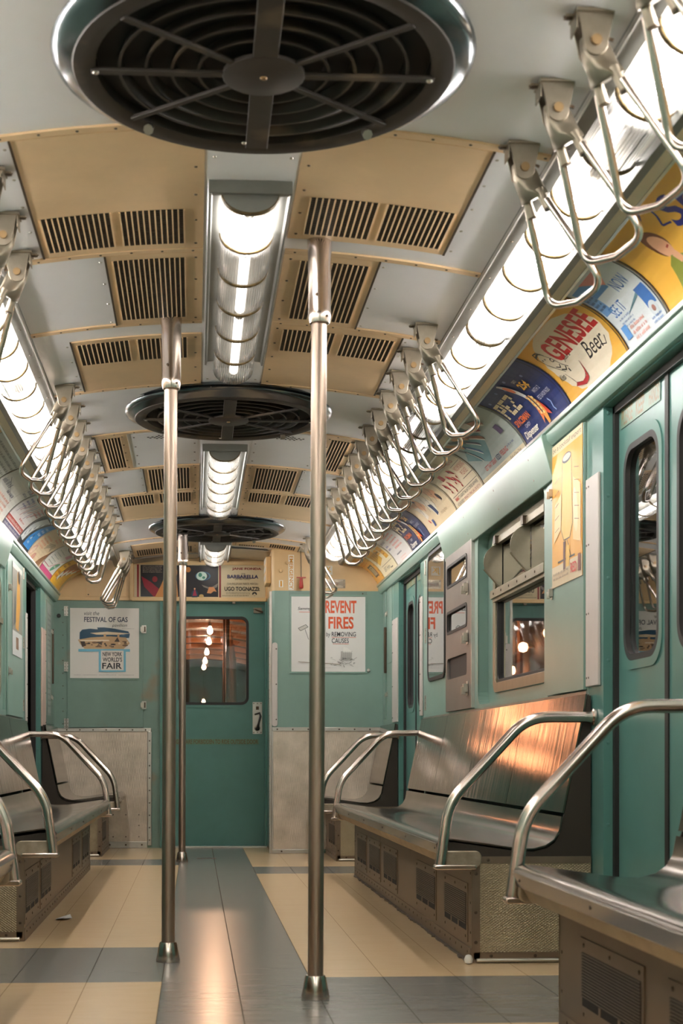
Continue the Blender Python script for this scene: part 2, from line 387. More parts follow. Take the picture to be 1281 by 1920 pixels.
seams = [(-.2, ), (2.62,), (3.39,), (4.23,), (4.93,), (5.76,), (6.55,), (7.37,), (8.07,), (8.92,), (9.75,)]
for k, (y,) in enumerate(seams):
    for sd in (-1, 1):
        m = M(); a, b = (0.12, .70)
        pts = [(sd * (a + (b - a) * i / 10), zc(a + (b - a) * i / 10) - .006) for i in range(11)]
        m.ribbon(sorted(pts), 0.0055, y - .014, y + .014, TAN, FN_Y)
        for j in range(7):
            x = a + .03 + j * .09; m.dome((sd * x, y, zc(x) - .0058), .0045, SCREW)
        struct(m.build('trim_%d' % (10 + k * 2 + (sd > 0))))

# ventilation panels in the ceiling ------------------------------------------------
def vent_panel(side, x0, x1, y0, y1, grilles, label, white_edge=True):
    t = thing('ceiling_panel', label, 'panel', (side * (x0 + x1) / 2, (y0 + y1) / 2, zc((x0 + x1) / 2)))
    m = M(); n = 8; xx = [x0 + (x1 - x0) * i / n for i in range(n + 1)]
    m.ribbon(sorted((side * x, zc(x) - .005) for x in xx), 0.0045, y0, y1, TAN, FN_Y)
    ny = max(3, int((y1 - y0) / .14))
    for j in range(ny):
        y = y0 + .04 + (y1 - y0 - .08) * j / (ny - 1)
        for x, s_ in ((x0 + .022, SCREW), (x1 + .014, SHINY)): m.dome((side * x, y, zc(x) - .0052), .0048, s_)
    m.ribbon(sorted((side * x, zc(x) - .007) for x in (x1 - .004, x1 + .002)), .006, y0, y1, SCREW, FN_Y)
    m.build('panel_plate', t)
    for gx0, gx1, gy0, gy1, nc in grilles:
        g = M(); z = lambda x: zc(x) - .0055
        g.ribbon(sorted((side * (gx0 + (gx1 - gx0) * i / 4), z(gx0 + (gx1 - gx0) * i / 4)) for i in range(5)), .0006, gy0, gy1, LOUV, FN_Y)
        pitch = (gx1 - gx0) / nc
        for i in range(nc + 1):
            x = gx0 + i * pitch
            g.box(side * x - pitch * .13, side * x + pitch * .13, gy0, gy1, z(x) - .003, z(x), TAN)
        nr = int((gy1 - gy0) / .0135)
        for j in range(1, nr):
            y = gy0 + (gy1 - gy0) * j / nr
            g.ribbon(sorted((side * (gx0 + (gx1 - gx0) * i / 4), z(gx0 + (gx1 - gx0) * i / 4) - .0012) for i in range(5)), .0008, y - .0016, y + .0016, SCREW, FN_Y)
        g.build('grille', t, smooth=False)
    return t
gl, gr = (.165, .345), (.374, .556)
vent_panel(-1, .12, .582, 3.41, 4.21, [(.174, .348, 3.91, 4.17, 11), (.374, .562, 3.91, 4.17, 12)], 'tan ceiling panel left of centre with two slotted grilles, just past the nearest fan')
vent_panel(1, .12, .572, 3.41, 4.12, [(.163, .345, 3.81, 4.08, 11), (.37, .55, 3.81, 4.08, 12)], 'tan ceiling panel right of centre with two slotted grilles, just past the nearest fan')
vent_panel(-1, .12, .41, 4.25, 4.92, [(.174, .388, 4.29, 4.87, 14)], 'tan ceiling panel with one large square grille, left of the near lamp')
vent_panel(1, .12, .406, 4.25, 4.92, [(.172, .378, 4.30, 4.87, 13)], 'tan ceiling panel with one large grille behind the right pole top')
vent_panel(-1, .12, .58, 5.07, 5.74, [(.172, .348, 5.11, 5.37, 11), (.378, .560, 5.11, 5.37, 11)], 'tan ceiling panel with two grilles behind the left pole top')
vent_panel(1, .12, .575, 4.95, 5.74, [(.163, .345, 5.0, 5.26, 11), (.374, .552, 5.0, 5.26, 11)], 'tan ceiling panel with two grilles right of the second fan')
for sd, nm in ((-1, 'left'), (1, 'right')):
    vent_panel(sd, .455, .60, 6.57, 7.35, [(.486, .572, 6.62, 7.30, 6)], 'narrow tan ceiling panel with one long grille at the %s handles beside the second fan' % nm)
    vent_panel(sd, .12, .41, 7.39, 8.05, [(.172, .385, 7.43, 8.0, 13)], 'tan ceiling panel with one square grille %s of the middle lamp' % nm)
    vent_panel(sd, .12, .585, 8.09, 8.90, [(.165, .345, 8.13, 8.41, 11), (.378, .558, 8.13, 8.41, 11)], 'tan ceiling panel with two grilles %s of the far end of the middle lamp' % nm)
    vent_panel(sd, .12, .585, 9.97, 10.57 if sd < 0 else 10.19, [(.165, .345, 10.13 if sd > 0 else 10.22, 10.18 if sd > 0 else 10.5, 11), (.378, .558, 10.0 if sd > 0 else 10.22, 10.15 if sd > 0 else 10.5, 11)], 'short tan ceiling panel with grilles %s of the farthest lamp' % nm)
# perforated holes either side of the second fan
for sd, nm in ((-1, 'left'), (1, 'right')):
    m = M(); m.ribbon(sorted((sd * x, zc(x) - .002) for x in (.13, .28, .44)), .0018, 6.60, 7.33, WHITE, FN_Y)
    for i in range(9):
        for j in range(4):
            x = .19 + i * .020 + (j % 2) * .01; y = 6.66 + j * .02
            if (i - 4) ** 2 / 16 + (j - 1.5) ** 2 / 4 < 1.1: m.lathe([(.0055, 0), (.0055, .0012)], DARK, 8, (sd * x, y, zc(x) - .0042))
    for j in range(4):
        for x in (.145, .425): m.dome((sd * x, 6.66 + j * .2, zc(x) - .003), .005, SCREW)
    tag(m.build('perforated_panel'), 'white ceiling plate with a cluster of small holes, %s of the second fan' % nm, 'panel')

# ------------------------------------------------------------------ lamp covers and fixtures
def cover_mesh(w_, h_, ln, flutes, zchord, taper=0.0035):
    """half-elliptic fluted cover, local: width along x, length y 0..ln, bulging to -z"""
    m = M(); n = flutes * 4; rows = [0, .012, ln * .5, ln - .012, ln]
    sc = [0.985, 1.0, 1.0, 1.0, 0.93]
    vs = []; rib = []
    for ri, y in enumerate(rows):
        for i in range(n + 1):
            a = pi * i / n; ph = (i % 4)
            k = 1.0 + (0.010 if ph == 2 else (0.004 if ph in (1, 3) else 0)) * 1.0
            vs.append((-cos(a) * w_ / 2 * sc[ri] * k, y, -sin(a) * h_ * sc[ri] * k)); rib.append(1.0 if ph == 2 else (0.6 if ph in (1, 3) else 0.1))
    fs = []
    for r in range(len(rows) - 1):
        for i in range(n): fs.append((r * (n + 1) + i, r * (n + 1) + i + 1, (r + 1) * (n + 1) + i + 1, (r + 1) * (n + 1) + i))
    me = bpy.data.meshes.new('lamp_cover'); me.from_pydata(vs, [], fs); me.materials.append(COVER); me.materials.append(COVEREDGE)
    at = me.attributes.new('rib', 'FLOAT', 'POINT'); at.data.foreach_set('value', rib)
    nv = len(vs)
    # dark rim at the near edge, yellow glints in its colour
    bm = bmesh.new(); bm.from_mesh(me)
    q = []
    for i in range(0, n + 1, 2):
        a = pi * i / n
        q.append([bm.verts.new((-cos(a) * (w_ / 2 + d1), -yy, -sin(a) * (h_ + d1))) for d1, yy in ((-.006, -.004), (.0016, -.004), (.0016, .007), (-.006, .007))])
    for a, b in zip(q[:-1], q[1:]):
        for k in range(4):
            f = bm.faces.new((a[k], a[(k + 1) % 4], b[(k + 1) % 4], b[k])); f.material_index = 1
    bm.to_mesh(me); bm.free()
    me.polygons.foreach_set('use_smooth', [True] * len(me.polygons))
    return me
def tilt_fn(cx, cz, ang):
    return Matrix.Translation((cx, 0, cz)) @ Matrix.Rotation(ang, 4, 'Y')

def tubes(parent, cx, cz, spans, r=.016):
    for y0, y1, lit in spans:
        m = M(); m.tube([(cx, y0, cz), (cx, y1, cz)], r, (TUBEOFF, TUBE, TUBEDIM, TUBEMID)[lit], 12)
        m.tube([(cx, y0 - .018, cz), (cx, y0, cz)], r + .002, ALU, 12); m.tube([(cx, y1, cz), (cx, y1 + .018, cz)], r + .002, ALU, 12)
        o = m.build('lamp_tube', parent)
        if not lit: o['label'] = 'unlit lamp tube'

# side rows
for sd, nm, y_end in ((1, 'right', 9.98), (-1, 'left', 10.36)):
    root = thing('light_fixture', 'continuous strip light of ribbed glass covers along the %s edge of the ceiling' % nm, 'light', (sd * .81, 4, 2.10))
    m = M(); F = lambda p, q, a: (sd * p, a, q)
    prof = [(.700, 2.122), (.706, 2.116), (.742, 2.106), (.747, 2.114), (.752, 2.150), (.80, 2.165), (.855, 2.14), (.872, 2.10), (.874, 2.062), (.882, 2.050), (.902, 2.046), (.906, 2.064)]
    m.ribbon(prof, .003, YN, 10.84, HOUS, F)
    m.ribbon([(.756, 2.146), (.80, 2.160), (.852, 2.136), (.868, 2.10)], -.001, YN, y_end, REFL, F)
    m.box(sd * .704 - .002, sd * .704 + .002, YN, 10.84, 2.106, 2.124, ALU)
    for y in [3 + .3 * i for i in range(26)]:
        if y < 10.3: m.dome((sd * .722, y, 2.104), .004, SCREW)
    m.build('housing', root)
    m = M()
    m.ribbon([(.906, 2.062), (.940, 2.052), (.946, 2.055), (.960, 2.068)], .004, YN, 10.84, TRAYM, F)
    m.ribbon([(.940, 2.050), (.951, 2.052)], .004, YN, 10.84, ALU, F)
    m.build('tray', root)
    me = cover_mesh(.138, .050, .272, 26, 0)
    ang = radians(22) * sd
    y = 0.62 if sd > 0 else 0.70
    k = 0
    ys = []
    yy = (4.12 if sd > 0 else 4.10) - .28 * 16
    while yy + .28 < y_end + .1: ys.append(yy); yy += .28
    for yy in ys:
        o = bpy.data.objects.new('lamp_cover', me); COL.objects.link(o)
        o.matrix_world = Matrix.Translation((sd * .811, yy, 2.093)) @ Matrix.Rotation(ang, 4, 'Y')
        mw = o.matrix_world.copy(); o.parent = root; o.matrix_parent_inverse = Matrix.Translation(-Vector(root.location)); o.matrix_basis = mw
    m = M(); m.lathe([(.0005, 0), (.060, 0), (.066, .004), (.066, .01)], COVEREDGE, 28, (0, 0, 0), 'y')
    if sd > 0: sp = [(-2.0, .8, 1), (.9, 2.0, 1), (2.1, 3.03, 1), (3.36, 4.62, 1), (4.75, 5.72, 1), (5.80, 6.36, 0), (6.42, 7.3, 1), (7.36, 8.5, 1), (8.56, 9.9, 1)]
    else: sp = [(-2.0, .8, 1), (.9, 2.0, 1), (2.1, 3.3, 1), (3.36, 4.62, 1), (4.68, 5.25, 1), (5.45, 6.6, 1), (6.66, 7.8, 1), (7.86, 9.0, 1), (9.06, 10.25, 1)]
    tubes(root, sd * .803, 2.074, sp, .015)
# centre lamps
cme = cover_mesh(.150, .055, .281, 28, 0)
for (ya, nseg, plate0, plate1, lab, sp) in (
        (3.74, 6, 3.41, 5.74, 'nearest ceiling lamp with six ribbed covers, its first cover glowing brightest', [(3.80, 4.05, 1), (4.10, 4.62, 2), (4.68, 5.36, 2)]),
        (6.90, 6, 6.57, 8.90, 'middle ceiling lamp with six glowing ribbed covers between the second and third fans', [(6.96, 8.5, 3)]),
        (9.98, 3, 9.77, 10.80, 'farthest ceiling lamp, low over the film banner above the end door', [(10.02, 10.74, 3)])):
    root = thing('ceiling_light', lab, 'light', (0, ya, 2.16))
    L_ = nseg * .289
    m = M(); m.ribbon([(x, zc(x) - .004) for x in (-.115, -.05, .05, .115)], .0035, plate0, plate1, WHITE, FN_Y)
    for yy in (plate0 + .05, plate0 + .16, plate1 - .06):
        for x in (-.095, .095): m.dome((x, yy, zc(x) - .005), .005, SHINY)
    m.build('mounting_plate', root)
    m = M(); y1 = ya + L_ - (.12 if nseg > 3 else 0)
    m.ribbon([(-.108, 2.180), (-.108, 2.148), (-.102, 2.146), (-.098, 2.160), (-.074, 2.163)], .003, ya - .02, y1, HOUS, FN_Y)
    m.ribbon([(.108, 2.180), (.108, 2.148), (.102, 2.146), (.098, 2.160), (.074, 2.163)], -.003, ya - .02, y1, HOUS, FN_Y)
    m.box(-.108, .108, ya - .024, ya - .004, 2.150, 2.184, HOUS)
    m.ribbon([(-.074, 2.170), (.074, 2.170)], .003, ya, ya + L_, REFL, FN_Y)
    m.build('housing', root, bevel=.002)
    m = M(); pts = [(-cos(pi * i / 20) * .073, 2.158 - sin(pi * i / 20) * .053) for i in range(21)]
    m.prism(pts, ya - .012, ya - .002, HOUS, FN_Y)
    pts = [(-cos(pi * i / 20) * .076, 2.158 - sin(pi * i / 20) * .057) for i in range(21)]
    m.ribbon(pts, .004, ya - .010, ya + .004, COVEREDGE, FN_Y); m.build('end_cap', root)
    for i in range(nseg):
        o = bpy.data.objects.new('lamp_cover', cme); COL.objects.link(o)
        o.parent = root; o.matrix_parent_inverse = Matrix.Translation(-Vector(root.location)); o.location = (0, ya + .289 * i + .004, 2.158)
    tubes(root, 0, 2.132, sp)

# ------------------------------------------------------------------ fans
def fan(y, lab):
    root = thing('ceiling_fan', lab, 'fan', (0, y, 2.17), 'round ceiling fans')
    m = M(); m.lathe([(.425, 2.184), (.452, 2.178), (.456, 2.170), (.440, 2.172), (.444, 2.163), (.440, 2.154), (.428, 2.147), (.410, 2.138), (.401, 2.134), (.401, 2.16), (.42, 2.176)], RIM, 72, (0, y, 0), closed=True)
    m.build('rim', root)
    m = M(); m.lathe([(.402, 2.136), (.398, 2.131), (.380, 2.129), (.362, 2.131), (.352, 2.136), (.350, 2.170), (.40, 2.170)], FANB, 72, (0, y, 0), closed=True)
    m.build('outer_ring', root)
    m = M(); m.lathe([(.352, 2.160), (.352, 2.168)], DARK, 48, (0, y, 0)); m.build('inner_shadow_pan', root)  # dark disc standing in for the shaded hollow inside the fan
    for r in (.303, .248, .193, .138):
        m = M(); m.lathe([(r + .003, 2.134), (r - .003, 2.134), (r - .010, 2.158), (r - .005, 2.158)], FANB, 56, (0, y, 0), closed=True); m.build('grille_ring', root)
    for a, wd in [(90, .026), (270, .026), (0, .010), (180, .010), (38, .007), (142, .007), (218, .007), (322, .007)]:
        c, s_ = cos(radians(a)), sin(radians(a)); m = M()
        f = lambda x, yy, z: (x * c - yy * s_, y + x * s_ + yy * c, z)
        m.box(.07, .362, -wd, wd, 2.128, 2.136, FANB, f); m.build('spoke', root, bevel=.0015)
    m = M(); m.lathe([(.087, 2.136), (.087, 2.128), (.083, 2.1255), (.0, 2.1255)], FANB, 24, (0, y, 0)); m.dome((0, y, 2.1255), .008, BRASS); m.build('hub', root)
    m = M()
    for a in (0, 180): m.dome((.352 * cos(radians(a)), y, 2.128), .007, SHINY)
    m.dome((-.03, y + .33, 2.128), .006, SHINY); m.build('screw', root)
    for sx in (-1, 1):
        m = M(); m.tube([(sx * .245, y + .262, 2.130), (sx * .25, y + .245, 2.117)], [.008, .012], SHINY, 8); m.build('latch_tab', root)
fan(3.03, 'nearest and largest ceiling fan with steel rim and dark grille, top of the view')
fan(6.17, 'second ceiling fan, between the near and middle lamps')
fan(9.33, 'third and farthest ceiling fan, just short of the end wall')

# ------------------------------------------------------------------ poles
def bend(p0, p1, p2, r, n=6):
    p0, p1, p2 = Vector(p0), Vector(p1), Vector(p2)
    a = (p0 - p1).normalized(); b = (p2 - p1).normalized(); A = p1 + a * r; B = p1 + b * r
    return [((1 - t) ** 2) * A + 2 * t * (1 - t) * p1 + t * t * B for t in [i / n for i in range(n + 1)]]
def pole(xb, xt, y, lab, ztop, r=.0225):
    root = thing('grab_pole', lab, 'pole', (xb, y, 0), 'floor to ceiling poles')
    dx = (xt - xb) / 2.17
    m = M(); m.tube([(xb, y, .03), (xb + dx * (ztop - .2), y, ztop - .2)], r, POLE, 24); m.build('shaft', root)
    m = M(); m.lathe([(.040, 0), (.041, .004), (.030, .060), (.027, .066), (r, .066)], SATIN, 28, (xb, y, 0)); m.build('foot_flange', root)
    m = M(); m.lathe([(r - .001, ztop - .245), (.029, ztop - .240), (.0335, ztop - .222), (.0335, ztop - .205), (.0325, ztop - .2), (.034, ztop - .06), (.036, ztop + .003)], SATIN, 28, (xt, y, 0))
    m.dome((xt - .012, y - .032, ztop - .165), .005, SCREW, (-.3, -1, 0)); m.dome((xt + .02, y - .028, ztop - .225), .004, SCREW, (.5, -1, 0))
    m.build('ceiling_socket', root)
pole(.202, .214, 4.13, 'right of the two near steel poles, running floor to ceiling beside the centre aisle', 2.18)
pole(-.235, -.224, 4.89, 'left of the two near steel poles, standing on the left edge of the grey aisle', 2.178)
pole(-.228, -.221, 9.42, 'thin far steel pole in front of the end door window', 2.178)

# ------------------------------------------------------------------ grab handles
def make_handle(side):
    """local origin = ceiling point of the bracket"""
    root = thing('strap_hanger', '', 'strap', (0, 0, 0))
    s_ = side
    m = M()
    pts = [(-.037, 0), (.037, 0), (.024, -.058)] + [(.024 * cos(radians(a)), -.062 + .024 * sin(radians(a))) for a in range(-20, -161, -20)] + [(-.024, -.058)]
    f = lambda p, q, a: (p, a, q)
    m.prism(pts, -.024, -.020, BRKT, f); m.prism(pts, .020, .024, BRKT, f)
    m.box(-.040, .042, -.030, .030, -.004, .004, BRKT)
    m.box(-s_ * .037 - .0015, -s_ * .037 + .0015, -.024, .024, -.035, 0, BRKT)
    m.dome((s_ * -.048, 0, -.002), .011, SCREW); m.box(-s_ * .056, -s_ * .030, -.010, .010, -.005, 0, BRKT)
    brk = m.build('bracket', root, bevel=.001)
    m = M(); m.tube([(0, -.029, -.058), (0, .029, -.058)], .0105, BRASS, 14); m.build('pivot_pin', brk)
    # yoke casting, leaning toward the wall
    D = Vector((s_ * .13, 0, -.30)).normalized(); Sd = Vector((D.z * -s_, 0, D.x * s_)).normalized()
    P0 = Vector((0, 0, -.058))
    m = M()
    def q(a, w_, t, y): return P0 + D * a + Sd * w_ + Vector((0, y, 0))
    rings = [(-.020, .020, .014), (.005, .028, .019), (.026, .028, .020), (.046, .025, .023), (.064, .020, .034), (.072, .017, .036)]
    vs = []
    for a, wx, wy in rings:
        for k in range(12):
            an = 2 * pi * k / 12; ex = lambda v: (abs(v) ** .6) * (1 if v > 0 else -1)
            tw = max(0, a) / .072; yv = wy * ex(sin(an)); vs.append(P0 + D * a + Sd * (wx * ex(cos(an))) + Vector((-s_ * .42 * yv * tw, yv, 0)))
    nr = len(rings)
    m.add(vs, [(i * 12 + k, i * 12 + (k + 1) % 12, (i + 1) * 12 + (k + 1) % 12, (i + 1) * 12 + k) for i in range(nr - 1) for k in range(12)] + [tuple(range(12)), tuple(range((nr - 1) * 12, nr * 12))], BRKT)
    m.tube([P0 + Sd * .027 + Vector((0, -.012, 0)), P0 + Sd * .040 + Vector((0, -.012, -.010))], .0035, SCREW, 8)
    for yy in (-.024, .024):
        d2 = (D * .30 + Vector((-s_ * yy * .55, yy * 1.3, 0))).normalized(); c = P0 + D * .056 + Vector((-s_ * yy * .42, yy, 0))
        m.tube([c, c + d2 * .052], .0105, BRKT, 12); m.tube([c + d2 * .050, c + d2 * .054], .0112, SCREW, 12)
    m.build('yoke', root)
    # triangular loop
    LB = P0 + D * .318
    O_ = Vector((-s_ * .040, .092, 0)); o2 = Vector((-s_ * .014, .034, 0))
    A = P0 + D * .085 - o2; B = P0 + D * .085 + o2
    C = LB - O_; E_ = LB + O_; mid = LB + D * .016
    path = [A] + bend(A, C, mid, .045) + [mid] + bend(mid, E_, B, .045) + [B]
    m = M(); m.tube(path, .0084, SATIN, 12); m.build('grip_loop', root)
    return root
protoR, protoL = make_handle(1), make_handle(-1)
ordn = ['first', 'second', 'third', 'fourth', 'fifth', 'sixth', 'seventh', 'eighth', 'ninth', 'tenth', 'eleventh', 'twelfth']
used = {1: False, -1: False}
def hang(side, ys, fmt, group, x):
    for i, y in enumerate(ys):
        if used[side]: o = copy_tree(protoR if side > 0 else protoL)
        else: o = protoR if side > 0 else protoL; used[side] = True
        o.location = (side * x, y, zc(x) - .002); o['label'] = fmt % ordn[i]; o['group'] = group
hang(1, [2.46, 2.76, 3.05, 3.36], '%s handle, counted from the camera, of the four large steel handles at upper right', 'handles over the near right seats', .628)
hang(1, [4.78 + .2985 * i for i in range(12)], '%s steel grab handle from the camera in the long right-hand row of twelve', 'right row of grab handles', .628)
hang(1, [9.52, 9.78], '%s steel handle beyond the long right row, by the red emergency cord', 'handles by the right end wall', .628)
hang(-1, [3.57, 3.86, 4.15], '%s handle, counted from the camera, of the handles cut by the left picture edge', 'handles over the near left seats', .650)
hang(-1, [5.63 + .3035 * i for i in range(12)], '%s steel grab handle from the camera in the long left-hand row of twelve', 'left row of grab handles', .650)
hang(-1, [10.18, 10.38, 10.56], '%s handle of the far left cluster hanging before the fair poster', 'handles by the left end wall', .640)

# ------------------------------------------------------------------ side walls
OPEN = {1: [(3.66, 4.68), (8.47, 9.42)], -1: [(4.28, 5.30), (9.03, 9.90)]}
ZD = 1.86
def seg_wall(m, sd, y0, y1, z0=0, z1=1.915, mt=GREEN, x=XW, th=.05):
    m.box(sd * x, sd * (x + th), y0, y1, z0, z1, mt)
# right wall
m = M()
seg_wall(m, 1, YN, 3.66); seg_wall(m, 1, 3.66, 4.68, ZD)
seg_wall(m, 1, 4.68, 4.84, mt=TEAL)
seg_wall(m, 1, 4.84, 5.40)
# recessed window bay 5.40 - 6.82
f = wallfn(1, XW)
m.plate((5.40, .905, 6.82, 1.78, .001), (5.46, .935, 6.76, 1.74, .06), -.004, 0, GREEN, f)
cs = [(-.004, 0), (-.03, .004), (-.045, .015), (-.05, .035)]
for j in range(3):
    (a0, b0), (a1, b1) = cs[j], cs[j + 1]
f2 = wallfn(1, XW + .05)
m.plate((5.44, .92, 6.78, 1.76, .06), (5.56, 1.0, 6.56, 1.70, .04), -.004, 0, GREEN, f2)
m.plate((5.44, .915, 6.78, 1.76, .07), (5.46, .935, 6.76, 1.74, .06), -.05, -.002, GREEN, f)
seg_wall(m, 1, 5.40, 6.82, 0, .905); seg_wall(m, 1, 5.40, 6.82, 1.78, 1.915)
seg_wall(m, 1, 6.82, 8.38); seg_wall(m, 1, 8.38, 8.47, mt=TEAL); seg_wall(m, 1, 8.47, 9.42, ZD); seg_wall(m, 1, 9.42, 9.66, mt=TEAL); seg_wall(m, 1, 9.66, 10.3)
m.box(XW - .006, XW, 4.85, 8.36, .905, .917, ALU)
struct(m.build('wall_right', smooth=False))
# left wall (window 6.9-8.15, door 9.03-9.90)
m = M()
seg_wall(m, -1, YN, 4.28); seg_wall(m, -1, 4.28, 5.30, ZD); seg_wall(m, -1, 5.30, 5.9)
seg_wall(m, -1, 5.9, 8.06, 0, .95); seg_wall(m, -1, 5.9, 8.06, 1.74, 1.915); seg_wall(m, -1, 7.06, 7.20, .95, 1.74)
seg_wall(m, -1, 8.06, 8.84); seg_wall(m, -1, 8.84, 9.03, mt=TEAL); seg_wall(m, -1, 9.03, 9.90, ZD); seg_wall(m, -1, 9.90, 10.16, mt=TEAL); seg_wall(m, -1, 10.16, YE)
m.box(-XW, -XW + .006, 5.4, 8.8, .905, .917, ALU)
struct(m.build('wall_left', smooth=False))
# door returns
for sd in (1, -1):
    for a, b in OPEN[sd]:
        m = M()
        for y0, y1 in ((a - .002, a + .022), (b - .022, b + .002)):
            m.box(sd * (XW - .001), sd * (XW + .06), y0, y1, 0, ZD, TEAL)
            m.box(sd * (XW + .030), sd * (XW + .062), (y1 if y0 < a else y0 - .022), (y1 + .022 if y0 < a else y0), 0, ZD, RUBBER)
            for k in range(7): m.dome((sd * (XW + .015), (y1 if y0 < a else y0), .2 + k * .27), .006, TEAL, (0, 1 if y0 < a else -1, 0))
        m.box(sd * (XW - .001), sd * (XW + .06), a, b, ZD - .02, ZD, TEAL)
        m.box(sd * (XW + .030), sd * (XW + .062), a, b, ZD - .045, ZD - .02, RUBBER)
        struct(m.build('trim_%d' % (40 + int(a * 10) % 37), smooth=False))
# rails under the advertising cards, and cornice
for sd in (1, -1):
    m = M(); F = lambda p, q, a: (sd * p, a, q)
    m.prism([(1.150, 1.905), (1.150, 1.893), (1.158, 1.889), (1.160, 1.868), (1.178, 1.846), (1.25, 1.842), (1.25, 1.93), (1.17, 1.93)], YN, YE if sd < 0 else 10.3, GREEN, F)
    m.ribbon([(1.1495, 1.909), (1.1495, 1.897)], .002 * sd, YN, YE if sd < 0 else 10.25, ALU, F)
    struct(m.build('trim_%d' % (80 + (sd > 0))))

# sliding doors
def door_leaf(name, sd, y0, y1, wy0, wy1, wz0, wz1, text=None, x=XW + .045):
    root = sroot(name, (sd * x, (y0 + y1) / 2, 0)); f = wallfn(sd, x)
    m = M(); m.plate((y0, .02, y1, 1.85, .001), (wy0, wz0, wy1, wz1, .085), -.028, 0, TEAL if sd > 0 else TEAL, f, 8)
    m.plate((wy0 - .03, wz0 - .03, wy1 + .03, wz1 + .03, .10), (wy0 - .002, wz0 - .002, wy1 + .002, wz1 + .002, .085), -.001, .004, TEAL, f, 8)
    m.build('door_leaf', root)
    m = M(); m.plate((wy0 - .002, wz0 - .002, wy1 + .002, wz1 + .002, .085), (wy0 + .018, wz0 + .018, wy1 - .018, wz1 - .018, .070), -.012, .004, RUBBER, f, 8); m.build('gasket', root)
    m = M(); m.rrect((wy0 + .012, wz0 + .012, wy1 - .012, wz1 - .012, .07), -.016, -.013, GLASS, f, 8); m.build('pane', root)
    return root
OUTB = []
d = door_leaf('door_1', 1, 4.165, 4.66, 4.225, 4.575, 1.00, 1.685)
d = door_leaf('door_2', 1, 3.68, 4.135, 3.75, 4.06, 1.00, 1.685)
for k, (a, b, sd) in enumerate(((4.135, 4.165, 1), (8.935, 8.960, 1))):
    m = M(); m.box(sd * (XW + .040), sd * (XW + .075), a, b, .02, 1.85, RUBBER); struct(m.build('trim_%d' % (90 + k), smooth=False))
door_leaf('door_3', 1, 8.96, 9.40, 9.02, 9.30, 1.0, 1.68); door_leaf('door_4', 1, 8.49, 8.935, 8.56, 8.87, 1.0, 1.68)
door_leaf('door_5', -1, 4.30, 4.78, 4.36, 4.70, 1.0, 1.685); door_leaf('door_6', -1, 4.80, 5.28, 4.87, 5.2, 1.0, 1.685)

# left doorway stands open: tan strips, and a dark sheet for the darkness beyond
m = M(); 
for y0, y1 in ((9.10, 9.16), (9.30, 9.36), (9.42, 9.46)): m.box(-XW - .12, -XW - .09, y0, y1, 0.02, 1.80, SLAB)
m.box(-XW - .16, -XW - .13, 9.05, 9.90, 0.0, 1.85, RUBBER)
for y in (9.55, 9.66, 9.76): m.box(-XW - .13, -XW - .12, y, y + .02, 0, 1.85, DARK)
tag(m.build('doorway_dark_sheet', smooth=False), 'tan upright strips and a dark sheet for the darkness beyond the open left doorway', 'panel')
# platform backdrop outside (dark tunnel walls)
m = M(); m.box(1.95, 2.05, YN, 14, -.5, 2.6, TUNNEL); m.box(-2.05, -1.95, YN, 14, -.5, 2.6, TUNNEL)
struct(m.build('wall_tunnel', smooth=False))

# window on the right -------------------------------------------------------------
root = sroot('window_1', (XW + .05, 6.06, 1.0)); f = wallfn(1, XW + .05)
m = M(); m.plate((5.54, .985, 6.60, 1.715, .05), (5.585, 1.03, 6.555, 1.68, .035), -.006, .012, WINF, f, 6)
m.plate((5.585, 1.03, 6.555, 1.68, .035), (5.60, 1.045, 6.54, 1.665, .03), -.02, .002, RUBBER, f, 6); m.build('window_frame', root, bevel=.0015)
m = M(); m.box(5.56, 6.58, 1.415, 1.452, -.01, .030, WINF, f); m.box(5.56, 6.58, 1.40, 1.417, -.01, .018, WINF, f)
for k in range(6): m.dome(f(5.7 + k * .16, 1.433, .030), .006, SCREW, (-1, 0, 0))
m.box(5.585, 6.56, 1.655, 1.685, 0, .022, WINF, f); m.build('transom_bar', root, bevel=.001)
m = M(); m.box(5.59, 6.55, 1.04, 1.41, -.017, -.013, GLASS, f); m.build('pane', root, smooth=False)
m = M(); m.box(5.59, 6.55, 1.45, 1.67, -.017, -.013, GLASS, f); m.build('upper_pane', root, smooth=False)
for yf in (6.50, 5.95):                               # ventilator wings standing out from the glass
    m = M(); pts = [(0, 1.452)]
    for a in range(-22, 91, 8):
        pts.append((.085 * cos(radians(a)), 1.575 + .088 * sin(radians(a))))
    pts.append((0, 1.66))
    m.prism([(p - .010, q) for p, q in pts], yf - .002, yf + .002, WINF, lambda p, q, a: (XW + .05 - p, a, q))
    m.tube([(XW + .055, yf, 1.455), (XW + .05 - .073, yf, 1.545)], .0045, WINF, 8)
    wing = m.build('ventilator_wing', root)
    m = M(); m.box(yf - .06, yf - .02, 1.655, 1.69, .012, .035, SCREW, f); m.build('wing_latch', wing, smooth=False)
# window on the left
for k, (a, b) in enumerate(((5.98, 7.02), (7.24, 8.02))):
    root = sroot('window_%d' % (2 + k), (-XW, (a + b) / 2, 1.0)); f = wallfn(-1, XW + .02)
    m = M(); m.plate((a - .06, .95, b + .04, 1.74, .02), (a, 1.0, b, 1.68, .10), -.02, .006, GREEN, f, 8)
    m.plate((a - .004, .996, b + .004, 1.684, .10), (a + .03, 1.03, b - .03, 1.65, .08), -.022, .004, WINF, f, 8); m.build('window_frame', root)
    m = M(); m.box(a, b, 1.0, 1.68, -.018, -.014, GLASS, f); m.build('pane', root, smooth=False)
    m = M(); m.box(a, b, 1.42, 1.45, -.012, .015, WINF, f); m.build('transom_bar', root)

